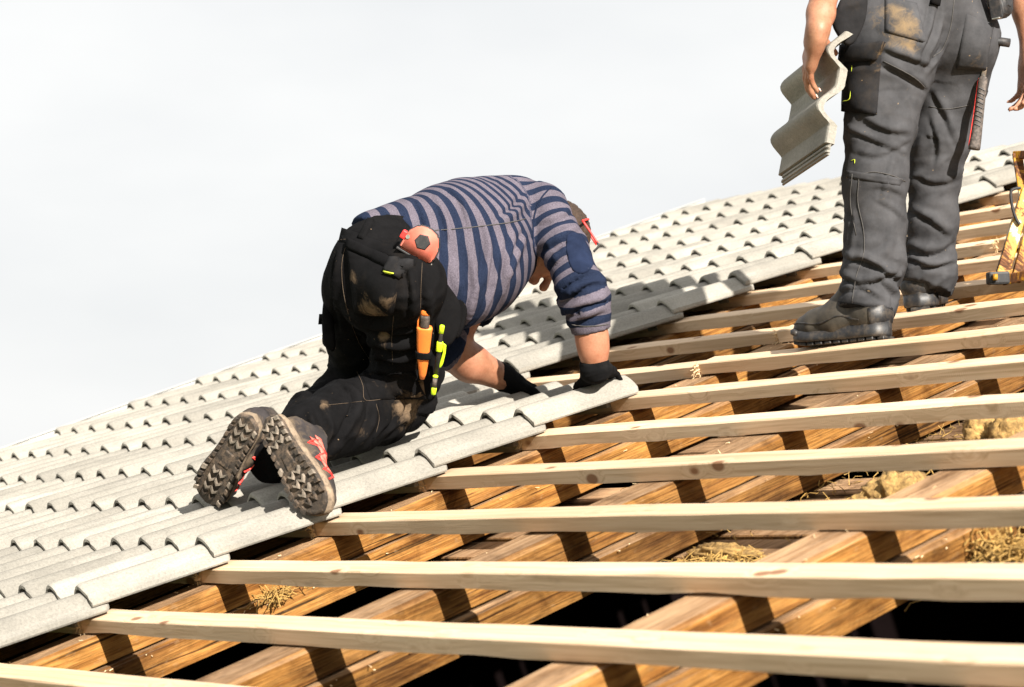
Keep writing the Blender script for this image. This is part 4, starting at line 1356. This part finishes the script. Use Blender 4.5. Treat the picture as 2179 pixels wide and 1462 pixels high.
# right arm hangs at the edge of the picture
W_Q = S(2196, 118, 6.15); elR = S(2182, -80, 6.2)
FB.chain([(shR_, .056), (elR, .044), (S(2186, 20, 6.17), pr(30, 6.17)), (W_Q, pr(21, 6.15))], .025)
hL_d = norm(off_tile(1712, 165, .080)-W_H); hL_n = -ht_z
hL_n = norm(hL_n-hL_d*(hL_n@hL_d)); hL_s = np.cross(hL_n, hL_d)
if hL_s@FWD < 0: hL_s = -hL_s
tipsL = hand(FB, W_H, hL_d, hL_n, hL_s, [(.15, .28, .2), (.15, .3, .22), (.18, .3, .25), (.2, .35, .25)], thumb=(.6, .55, .75), scale=1.06, spread=.14, th_curl=.12)
hR_d = norm(S(2188, 210, 6.13)-W_Q); hR_n = norm(-RGT*.8-FWD*.4); hR_n = norm(hR_n-hR_d*(hR_n@hR_d)); hR_s = np.cross(hR_d, hR_n)
if hR_s@FWD > 0: hR_s = -hR_s
hand(FB, W_Q, hR_d, hR_n, hR_s, [(.3, .4, .3)]*4, thumb=(.85, .25, .35), scale=1.0)
Vb, Qb = FB.mesh(2)
sbody = sdf_object('body', Vb, Qb, SKIN, stand)
for p, v, nn in tipsL[:4]:
    # nails on the fingertips
    x = norm(v); z = norm(np.cross(x, hL_s)); z = z if z@(-FWD) > 0 else -z; y = np.cross(z, x)
    bm = bmesh.new(); bmesh.ops.create_icosphere(bm, subdivisions=2, radius=1)
    V = [p-x*.002+x*q.co[0]*.0065+y*q.co[1]*.0052+z*(q.co[2]*.0022+.0076) for q in bm.verts]
    F = [tuple(q.index for q in f.verts) for f in bm.faces]; bm.free()
    obj('fingernail', V, F, NAIL, stand, smooth=True)
FH = Field(hd-.2, hd+.2, .006)
FH.ell(hd+up*.008-fx*.006, [up, fx, lat], [.126, .106, .086], .01); FH.cut(hd-up*.02, norm(-up*.8+fx*.6))
Vh, Qh = FH.mesh(1); sdf_object('hair', Vh, Qh, HAIR, stand)
# T-shirt
FS = Field(s_lo, s_hi, .008)
FS.chain([(wst+up*.04, .142), (wst+up*.17, .142), (chest, .160)], .06, (lat, 1.25))
FS.chain([(shL, .075), (chest+up*.09, .095), (shR_, .075)], .05)
FS.chain([(shL, .072), (shL*.45+elb*.55, .064)], .03); FS.chain([(shR_, .072), (shR_*.45+elR*.55, .064)], .03)
FS.cut(wst+up*.015, -up)
FS.cut(shL*.45+elb*.55, elb-shL, shL*.45+elb*.55-.075, shL*.45+elb*.55+.075)
FS.cut(shR_*.45+elR*.55, elR-shR_, shR_*.45+elR*.55-.075, shR_*.45+elR*.55+.075)
Vs, Qs = FS.mesh(2)
Vs = folds(Vs, vnormals(Vs, Qs), [(wst, chest, .6, .5)], .006, 18, 5, 41)
sdf_object('t_shirt', Vs, Qs, NAVYCLOTH, stand, {'dust': np.zeros(len(Vs))})
# trousers
FT = Field(s_lo, np.array([.15, 3.15, 2.0]), .0062)
FT.chain(pel, .06, (lat, 1.12))
FT.chain(L_leg, .035); FT.chain(R_leg, .035)
FT.ell(S(1905, 95, 5.93), np.eye(3), [pr(82, 5.9)]*3, .05)
FT.ell(S(2050, 95, 6.03), np.eye(3), [pr(70, 6.0)]*3, .05)
for ch in (L_leg, R_leg):
    (p0, r0), (p1, r1) = ch[-2], ch[-1]
    FT.cone(p1-up*.03, p1+up*.0, r1*1.0, r1*1.10, .02)
FT.cut(L_leg[-1][0]-up*.022, S(1840, 690, 5.9)-S(1855, 600, 5.93), L_leg[-1][0]-.16, L_leg[-1][0]+.16)
FT.cut(R_leg[-1][0]-up*.022, norm(-up-RGT*.35), R_leg[-1][0]-.15, R_leg[-1][0]+np.array([.14, .14, .10]))
FT.cut(wst+up*.02, up)
Vt, Qt = FT.mesh(2)
sg_ = []
for ch, w in ((L_leg, [.2, .5, .7, .6, .5, 1.0, 1.2]), (R_leg, [.2, .6, .9, .8, .6, 1.1, 1.2])):
    for i in range(len(ch)-1): sg_.append((ch[i][0], ch[i+1][0], w[i], w[i+1]))
sg_.append((pel[0][0], pel[1][0], .2, .3))
Vt = creases(Vt, Qt, [(.8, (1800, 268), (1850, 290), (1925, 322)), (.6, (1822, 318), (1870, 326), (1932, 296)), (.9, (1838, 246), (1882, 268), (1936, 276)),
    (.5, (1862, 392), (1898, 396), (1928, 412)), (.5, (1870, 424), (1900, 440), (1926, 462)), (1.7, (1796, 540), (1850, 552), (1922, 592)), (1.5, (1790, 580), (1838, 594), (1900, 574)), (.9, (1790, 616), (1830, 606), (1880, 632)),
    (1.1, (1880, 588), (1906, 620), (1906, 652)), (1, (1986, 18), (1976, 60), (1956, 114)), (1, (2006, 28), (1992, 80), (1966, 134)), (1, (2024, 60), (2004, 108), (1980, 146)), (.9, (1884, 100), (1930, 116), (1978, 134)), (1, (1888, 134), (1930, 154), (1974, 182)),
    (.8, (1936, 440), (1980, 462), (2028, 498)), (1.3, (1934, 520), (1980, 530), (2030, 508)), (1.1, (1942, 548), (1986, 560), (2028, 552)), (.7, (1946, 366), (1990, 384), (2040, 374)),
    (.8, (1990, 196), (2016, 240), (2040, 300)), (.6, (1985, 250), (2000, 300), (1998, 350)), (.6, (1812, 440), (1820, 480), (1810, 530)), (.6, (1900, 480), (1890, 530), (1860, 545)), (.5, (1905, 330), (1890, 380), (1880, 430))], .0085, .010, 3)
Vt = folds(Vt, vnormals(Vt, Qt), sg_, .008, 7, 4, 51, 3.0)
Vt = folds(Vt, vnormals(Vt, Qt), sg_, .0045, 18, 7, 61, 2.0)
strou = sdf_object('trousers', Vt, Qt, GREYCLOTH, stand)
s_d = [(1880, 30, .075, .55), (1920, 60, .07, 1.0), (1935, 95, .05, .9), (1870, 90, .05, .4), (1925, 190, .05, .35), (1880, 420, .05, .3), (2060, 110, .06, .35),
       (2000, 500, .05, .25), (1850, 620, .05, .25), (1940, 300, .04, .2)]
set_attr(strou, 'dust', spot_attr(Vt, strou, s_d))
patch('back_pocket', strou, [(1884, -6), (1950, 8), (1972, 92), (1884, 68)], GREYCLOTH, stand, 12, 12, .003, .003, .004, [(1905, 30, .06, .8), (1930, 60, .06, 1.0), (1900, 65, .03, .7)])
patch('back_pocket', strou, [(2056, 30), (2113, 52), (2096, 150), (2034, 146)], GREYCLOTH, stand, 12, 12, .003, .003, .008, [(2080, 130, .05, .45)])
patch('cargo_pocket', strou, [(1800, 110), (1876, 118), (1866, 244), (1795, 238)], GREYCLOTH2, stand, 12, 14, .006, .006, .014, [(1860, 140, .04, .5), (1820, 160, .05, .25)])
patch('cargo_flap', strou, [(1802, 96), (1886, 90), (1870, 128), (1798, 132)], GREYCLOTH2, stand, 12, 6, .022, .006, .004, [(1870, 105, .045, .9), (1840, 110, .04, .4)])
patch('knee_panel', strou, [(1800, 362), (1925, 380), (1915, 395), (1800, 378)], GREYCLOTH, stand, 12, 3, .001, .002)
patch('hem_band', strou, [(1782, 640), (1900, 655), (1893, 682), (1777, 664)], GREYCLOTH2, stand, 14, 4, .001, .003)
seam('seat_seam', strou, [(2030, 0), (2022, 60), (2005, 105), (1985, 120)], THREADG, stand, .0011)
seam('thigh_seam', strou, [(1880, 130), (1920, 150), (1950, 168), (1968, 186)], THREADG, stand, .0011)
seam('cargo_stitching', strou, [(1824, 138), (1822, 180), (1821, 214), (1808, 220)], LIME, stand, .0009, .022)
seam('knee_stitching', strou, [(1812, 342), (1819, 340), (1819, 348)], LIME, stand, .0009)
seam('side_seam', strou, [(1828, 380), (1826, 430), (1838, 490), (1838, 540), (1822, 590), (1812, 655)], THREADG, stand, .0011)
seam('side_seam', strou, [(1814, 370), (1810, 430), (1822, 500)], THREADG, stand, .001)
seam('knee_seam', strou, [(1830, 372), (1860, 366), (1900, 374), (1926, 386)], THREADG, stand, .0011)
seam('thigh_seam', strou, [(1978, 226), (2010, 232), (2040, 228), (2060, 224)], THREADG, stand, .001)
seam('hem_stitching', strou, [(1788, 654), (1830, 668), (1870, 672), (1900, 680)], THREADG, stand, .0012)
holster('holster_pocket', [(1800, -30), (1848, -30), (1846, 20), (1838, 60), (1806, 112), (1780, 70), (1768, 50), (1780, 20)], 5.82, 5.82, .014, GREYCLOTH2, stand)
patch('belt_loop', strou, [(1984, -20), (2004, -16), (1996, 14), (1978, 8)], BLACKCLOTH, stand, 4, 5, .008, .005)
# boots
def boot(toe, heel, parent, wscale=1.0, upn=None):
    toe = np.asarray(toe); heel = np.asarray(heel)
    x = norm(toe-heel); z = up if upn is None else norm(upn); z = norm(z-x*(z@x)); y = np.cross(z, x)
    M = frame(heel, x, y, z); Ln = np.linalg.norm(toe-heel)
    b = empty('boot', heel, parent); b.matrix_basis = M; WM[b.name] = M
    R_ = np.array(M.to_3x3())
    k = Ln/.30
    Fu = Field([-.04, -.08, -.005], [.34*k, .08, .24], .005)
    Fu.chain([(np.array([.045, 0, .060]), .040), (np.array([.15, 0, .058]), .042), (np.array([.22, 0, .052]), .043), (np.array([.262, 0, .046]), .038)], .03, (np.array([0, 1, 0]), 1.12))
    Fu.chain([(np.array([.05, 0, .07]), .042), (np.array([.065, 0, .20]), .050)], .03)
    Fu.chain([(np.array([.17, 0, .07]), .034), (np.array([.10, 0, .14]), .042)], .04)
    Fu.cut([0, 0, .022], [0, 0, -1]); Fu.cut([0, 0, .20], [0, 0, 1])
    Vu, Qu = Fu.mesh(2)
    Vu = Vu+vnormals(Vu, Qu)*(.002*vnoise(Vu*40, 8))[:, None]
    Vu[:, 0] *= k
    up_o = sdf_object('upper', Vu@R_.T+heel, Qu, BOOT, b, {'dust': np.zeros(len(Vu))})
    ol = outline()
    def slab(z0, z1, g, wav, x0=-1, x1=9):
        V, F = [], []
        pts = [(a, c) for a, c in ol]; n = len(pts)
        lev = [(z0, g*.97), (z0+.3*(z1-z0), g), (z1, g*.99)]
        for j, (zz, gg) in enumerate(lev):
            for i, (a, c) in enumerate(pts):
                tz = .014*max(0, (a-.22)/.08)**2
                top = wav(a) if j == 2 else 0
                V.append(((.148+(a-.148)*(1+(gg-1)*.4))*k, c*gg*wscale*1.12, zz+tz+top))
        for r in range(2):
            for q in range(n):
                q2 = (q+1) % n
                F.append((r*n+q, r*n+q2, (r+1)*n+q2, (r+1)*n+q))
        F.append(tuple(range(n))[::-1]); F.append(tuple(2*n+q for q in range(n)))
        return V, F
    V, F = slab(.008, .030, 1.02, lambda a: .020*math.exp(-((a-.01)/.05)**2)+.016*math.exp(-((a-.12)/.035)**2)+.012*math.exp(-((a-.30)/.04)**2))
    inst('midsole', mesh_data('midsole', V, F, BOOTRUB, True), b, M)
    for cx in np.arange(.012, .30, .026):
        yb = np.interp(cx, [q[0] for q in ol[:20]], [q[1] for q in ol[:20]])*1.12*wscale
        if yb < .008: continue
        Vq, Fq = bevel_box((cx*k-.011, -yb*.90, -.001), (cx*k+.010, yb*.90, .0085), .002, 1)
        Vq = [(p[0], p[1], p[2]+.014*max(0, (p[0]/k-.22)/.08)**2) for p in Vq]
        inst('tread_lug', mesh_data('tread_lug', Vq, Fq, BOOTRUB), b, M)
    # rubber heel counter and scuff line
    bv = BVHTree.FromPolygons([tuple(v) for v in Vu], [tuple(map(int, q)) for q in Qu])
    g = []
    nA, nB = 15, 5
    for i in range(nA):
        an = math.pi*(.62+.76*i/(nA-1))
        for j in range(nB):
            zz = .03+(.085-.035*abs(i-7)/7)*j/(nB-1)
            o_ = Vector((.05*k, 0, zz)); d_ = Vector((math.cos(an), math.sin(an), 0))
            r = bv.ray_cast(o_+d_*.2, -d_)
            p = np.array(r[0] if r[0] is not None else o_+d_*.05)+np.array(d_)*.0022
            g.append(p)
    F = [(i*nB+j, i*nB+j+1, (i+1)*nB+j+1, (i+1)*nB+j) for i in range(nA-1) for j in range(nB-1)]
    o = inst('heel_counter', mesh_data('heel_counter', g, F, BOOTRUB, True), b, M)
    so = o.modifiers.new('thick', 'SOLIDIFY'); so.thickness = .003; so.offset = 1
    for sg in (1, -1):
        P = []
        for a in np.linspace(.06, .285, 26):
            zz = .052+.016*math.exp(-((a-.12)/.035)**2)+.010*math.exp(-((a-.27)/.05)**2)
            r = bv.ray_cast(Vector((a*k, sg*.15, zz)), Vector((0, -sg, 0)))
            if r[0] is not None: P.append(np.array(r[0])+np.array(r[1])*.001)
        if len(P) > 3: inst('welt_piping', mesh_data('welt_piping', *tube_vf(P, .0022, 5), BOOTRUB), b, M)
    V_, F_ = tube_vf([(.27*k+.02*k*math.cos(t), .046*wscale*math.sin(t), .036+.008*math.cos(t)) for t in np.linspace(-1.9, 1.9, 14)], .010, 6)
    inst('toe_bumper', mesh_data('toe_bumper', V_, F_, BOOTRUB, True), b, M)
    return b
boot(S(1697, 742, 6.07), S(1893, 722, 5.86), stand, 1.0)
boot(S(1975, 668, 6.42)+up*.02, S(1958, 660, 6.14), stand, 1.05, norm(up*.95+FWD*.25))

# ------------------------------------------------------------------ things carried and lying about
# the tile in the standing man's hand
tag(inst('roof_tile', held_tile_mesh, None, frame(ht_o, ht_x, ht_y, ht_z)), 'single grey double-roll roof tile held in the standing man\'s hand', 'roof tile')

# sheath knife on the kneeling man's thigh
def placed(name, M, label, cat):
    e = empty(name, (0, 0, 0)); e.matrix_basis = M; WM[e.name] = M
    return tag(e, label, cat)
kt, kb = S(906, 655, 5.62), S(897, 806, 5.735)
x = norm(kb-kt); z = norm(-FWD+x*(FWD@x)); y = np.cross(z, x); M = frame(kt, x, y, z); KL = np.linalg.norm(kb-kt)
kn = placed('sheath_knife', M, 'orange sheath knife with dark grip strapped to the black trousers', 'knife')
def prof(name, pts, th, mat, parent, M, sub=1):
    """Body swept along local x: (x, y offset, half width) stations, flattened to thickness th."""
    V, F = [], []
    n = 12
    for xx, yo, hw in pts:
        for k in range(n):
            a = 2*math.pi*k/n
            ca, sa = math.cos(a), math.sin(a)
            V.append((xx, yo+hw*math.copysign(abs(ca)**.7, ca), th*min(1, hw/.008)*math.copysign(abs(sa)**.7, sa)))
    for i in range(len(pts)-1):
        for k in range(n):
            k2 = (k+1) % n
            F.append((i*n+k, i*n+k2, (i+1)*n+k2, (i+1)*n+k))
    F.append(tuple(range(n))[::-1]); F.append(tuple((len(pts)-1)*n+k for k in range(n)))
    return inst(name, mesh_data(name, V, F, mat, True), parent, M)
prof('pommel', [(.0, 0, .006), (.003, 0, .0115), (.014, 0, .0130), (.018, 0, .0125)], .0105, ORANGE, kn, M)
prof('grip', [(.017, 0, .0122), (.03, .0, .0122), (.048, 0, .0115), (.062, 0, .0125)], .0102, DARKGRIP, kn, M)
prof('sheath', [(.056, 0, .0185), (.060, 0, .0205), (.066, 0, .0195), (.10, 0, .0175), (KL*.72, .001, .0145), (KL*.92, .002, .0095), (KL*.985, .002, .0062), (KL, .002, .003)], .0115, ORANGE, kn, M)
prof('belt_clip', [(.022, -.0155, .0022), (.05, -.0165, .0025), (.07, -.0165, .003)], .004, ORANGE, kn, M)
prof('strap', [(KL*.60, .0, .0205), (KL*.61, .001, .0215), (KL*.68, .001, .0215), (KL*.69, .001, .0205)], .0145, BLACKCLOTH, kn, M)
# neon marker pens in the tool strip
def pen(a, b, label, long_=True):
    x = norm(b-a); z = norm(-FWD+x*(FWD@x)); y = np.cross(z, x); M = frame(a, x, y, z); Ln = np.linalg.norm(b-a)
    p = placed('marker_pen', M, label, 'pen')
    if long_:
        prof('pen_end', [(0, 0, .004), (.002, 0, .0062), (.022, 0, .0062), (.0225, 0, .005)], .0062, NEON, p, M)
        prof('barrel', [(.0225, 0, .0045), (.026, 0, .0048), (.05, 0, .0058), (Ln, 0, .0066)], .006, BLACKP, p, M)
        prof('cap', [(.046, 0, .0066), (.048, 0, .0082), (.070, 0, .0082), (.072, 0, .0072)], .0082, NEON, p, M)
        prof('pocket_clip', [(.050, .009, .002), (.053, .0125, .0036), (.075, .0135, .0036), (.105, .010, .0042), (.116, .007, .0036), (.118, .006, .001)], .0035, NEON, p, M)
    else:
        prof('pen_end', [(0, 0, .003), (.002, 0, .0066), (.006, 0, .0066), (.0065, 0, .005)], .0064, NEON, p, M)
        prof('barrel', [(.0065, 0, .0058), (Ln-.02, 0, .0058)], .0056, DARKGRIP, p, M)
        prof('tip', [(Ln-.02, 0, .0052), (Ln-.018, 0, .0066), (Ln-.002, 0, .0062), (Ln, 0, .003)], .0064, NEON, p, M)
pen(S(941, 692, 5.66), S(926, 812, 5.73), 'neon yellow marker pen with clip beside the orange knife')
pen(S(927, 798, 5.715), S(922, 840, 5.735), 'short neon-tipped pencil holder at the bottom of the tool strip', False)

# tape measures
def tape(c, ax_x, ax_z, scale, label, body_mat):
    x = norm(ax_x); z = norm(ax_z-x*(np.asarray(ax_z)@x)); y = np.cross(z, x); M = frame(c, x, y, z)
    t = placed('tape_measure', M, label, 'tape measure')
    k = scale
    shape = [(-.036, -.030), (.034, -.030), (.040, -.018), (.038, .008), (.024, .030), (.000, .036), (-.022, .030), (-.036, .008)]
    def slab(name, sc_, z0, z1, mat, off=(0, 0)):
        bm = bmesh.new()
        a = [bm.verts.new(((p*sc_+off[0])*k, (q*sc_+off[1])*k, z0*k)) for p, q in shape]
        b = [bm.verts.new(((p*sc_+off[0])*k, (q*sc_+off[1])*k, z1*k)) for p, q in shape]
        n = len(a)
        bm.faces.new(a[::-1]); bm.faces.new(b)
        for i in range(n): bm.faces.new((a[i], a[(i+1) % n], b[(i+1) % n], b[i]))
        bmesh.ops.bevel(bm, geom=bm.edges[:], offset=.004*k, segments=2, affect='EDGES')
        me = bpy.data.meshes.new(name); bm.to_mesh(me); bm.free()
        me.materials.append(mat)
        for p in me.polygons: p.use_smooth = True
        return inst(name, me, t, M)
    slab('case', 1.0, -.018, .018, body_mat)
    slab('rubber_edge', 1.06, -.012, .012, BLACKP)
    V = []; F = []
    for i in range(6):
        V.append((.018*k*math.cos(i*math.pi/3+.3)+.002*k, .018*k*math.sin(i*math.pi/3+.3)+.004*k, .0175*k))
    for i in range(6):
        V.append((.015*k*math.cos(i*math.pi/3+.3)+.002*k, .015*k*math.sin(i*math.pi/3+.3)+.004*k, .0205*k))
    F = [tuple(6+i for i in range(6))]+[(i, (i+1) % 6, 6+(i+1) % 6, 6+i) for i in range(6)]
    inst('label_disc', mesh_data('label_disc', V, F, BLACKP), t, M)
    inst('base_strip', mesh_data('base_strip', *bevel_box((-.040*k, -.036*k, -.014*k), (.042*k, -.031*k, .014*k), .002*k), BLACKP), t, M)
    inst('lock_button', mesh_data('lock_button', *bevel_box((-.046*k, -.012*k, -.010*k), (-.034*k, .006*k, .016*k), .003*k), REDP), t, M)
    V, F = tube_vf([(-.030*k, -.002*k, .0185*k), (-.030*k, -.002*k, .0205*k)], .0045*k, 10)
    inst('rivet', mesh_data('rivet', V, F, STEEL), t, M)
    inst('hook', mesh_data('hook', *bevel_box((.040*k, -.044*k, -.009*k), (.0425*k, -.026*k, .009*k), .0006*k, 1), STEEL), t, M)
    inst('belt_clip', mesh_data('belt_clip', *bevel_box((-.012*k, -.02*k, -.0245*k), (.012*k, .028*k, -.0225*k), .001*k, 1), STEEL), t, M)
    return t
tape(S(897, 517, 5.62), norm(RGT*.86-UPV*.52), norm(-FWD*.95-UPV*.18+RGT*.1), 1.18, 'scuffed red and black tape measure clipped to the kneeling man\'s waistband', CORAL)
tape(S(2128, 2, 5.98), norm(-UPV*.95+RGT*.15), norm(RGT*.82-FWD*.55), 1.15, 'black and red tape measure on the standing man\'s belt', BLACKP)

# spectacles with a red temple, at the kneeling man's brow
g0, g1, g2 = S(1240, 470, 6.07), S(1272, 518, 6.06), S(1263, 536, 6.06)
x = norm(g1-g0)
e = empty('spectacles', g0)
tag(e, 'red spectacles with black temple tips at the kneeling man\'s forehead', 'glasses')
obj('temple', *tube_vf(spline([g0, g0*.5+g1*.5+UPV*.001, g1], 5), .0032, 6), REDP, e, smooth=True)
obj('temple_tip', *tube_vf(spline([g1-x*.004, g1+x*.004-UPV*.004, g2], 5), .0034, 6), BLACKP, e, smooth=True)
far_s = S(1238, 474, 6.22)
obj('temple', *tube_vf(spline([far_s, far_s+(g1-g0)], 5), .0032, 6), REDP, e, smooth=True)
obj('frame_bridge', *tube_vf(spline([g0, g0*.5+far_s*.5+crown*.02, far_s], 6), .0034, 6), REDP, e, smooth=True)
for c in (g0*.72+far_s*.28, g0*.28+far_s*.72):
    P = [c+face*.045-crown*.035+norm(far_s-g0)*.024*math.cos(a)+face*.018*math.sin(a)+crown*.012 for a in np.linspace(0, 2*math.pi, 17)]
    obj('lens_rim', *tube_vf(P, .002, 5, False), REDP, e, smooth=True)

# claw hammer on the standing man's hip
ht, hb = S(2094, 150, 6.00), S(2073, 318, 5.985)
x = norm(hb-ht); z = norm(-FWD+x*(FWD@x)); y = np.cross(z, x); M = frame(ht, x, y, z); HL = np.linalg.norm(hb-ht)
hm = placed('claw_hammer', M, 'claw hammer with black and orange rubber grip hanging from the standing man\'s hip', 'hammer')
prof('grip', [(.018, 0, .0085), (.024, 0, .0125), (.06, 0, .0122), (HL*.55, .001, .0125), (HL*.85, .001, .0145), (HL*.97, 0, .0160), (HL, 0, .0150)], .0125, DARKGRIP, hm, M)
prof('grip_edge', [(.022, -.0105, .0015), (.03, -.0122, .0016), (HL*.55, -.0125, .0016), (HL*.95, -.0148, .0018), (HL*.99, -.014, .0012)], .005, RED, hm, M)
for i in range(9):
    a = .05+i*.012
    V, F = tube_vf([(a, -.009, .0125), (a+.006, .006, .0128)], .0016, 5)
    inst('grip_rib', mesh_data('grip_rib', V, F, BLACKP), hm, M)
prof('shaft', [(-.09, 0, .0065), (.02, 0, .0070)], .0065, STEEL, hm, M)
V, F = tube_vf([(-.082, .058, .0), (-.082, .035, 0), (-.082, .015, 0), (-.084, -.015, 0), (-.078, -.04, 0), (-.066, -.066, 0)], [.012, .012, .0085, .0095, .0062, .0016], 10)
inst('head', mesh_data('head', V, F, BLACKP, True), hm, M)

# rusty yellow steel stand at the right edge
st0 = S(2132, 592, 6.12)
rs = empty('steel_stand', st0)
tag(rs, 'rusty yellow steel stand with black handle at the right edge of the roof', 'tool stand')
def bar(name, a, b, w, t, mat, nrm=None):
    a = np.asarray(a); b = np.asarray(b)
    x = norm(b-a); z = norm(-FWD+x*(FWD@x)); y = np.cross(z, x)
    return inst(name, mesh_data(name, *bevel_box((0, -w/2, -t/2), (np.linalg.norm(b-a), w/2, t/2), .003), mat), rs, frame(a, x, y, z))
bar('strut', S(2130, 592, 6.10), S(2186, 405, 6.13), .034, .022, RUSTY)
bar('strut', S(2160, 600, 6.085), S(2196, 470, 6.10), .026, .02, RUSTY)
bar('cross_bar', S(2135, 597, 6.09), S(2290, 560, 5.95), .026, .02, RUSTY)
bar('top_plate', S(2164, 325, 6.13), S(2182, 440, 6.13), .026, .012, RUSTY)
bar('top_rail', S(2160, 331, 6.14), S(2300, 322, 5.95), .022, .022, RUSTY)
bar('leg', S(2290, 560, 5.95), S(2300, 322, 5.95), .03, .02, RUSTY)
P = spline([S(2172, 400, 6.10), S(2158, 402, 6.10), S(2151, 410, 6.10), S(2154, 440, 6.10), S(2162, 465, 6.10), S(2170, 478, 6.10)], 5)
obj('handle', *tube_vf(P, .0042, 8), BLACKP, rs, smooth=True)
inst('rubber_foot', mesh_data('rubber_foot', *bevel_box((-.034, -.018, -.022), (.022, .016, .022), .006), BLACKP), rs, frame(S(2128, 591, 6.08), norm(RGT-UPV*-.05), norm(UPV), norm(-FWD)))
V, F = tube_vf([S(2113, 590, 6.05), S(2122, 590, 6.05)], .009, 10)
obj('foot_bolt', V, F, RUSTY, rs, smooth=True)
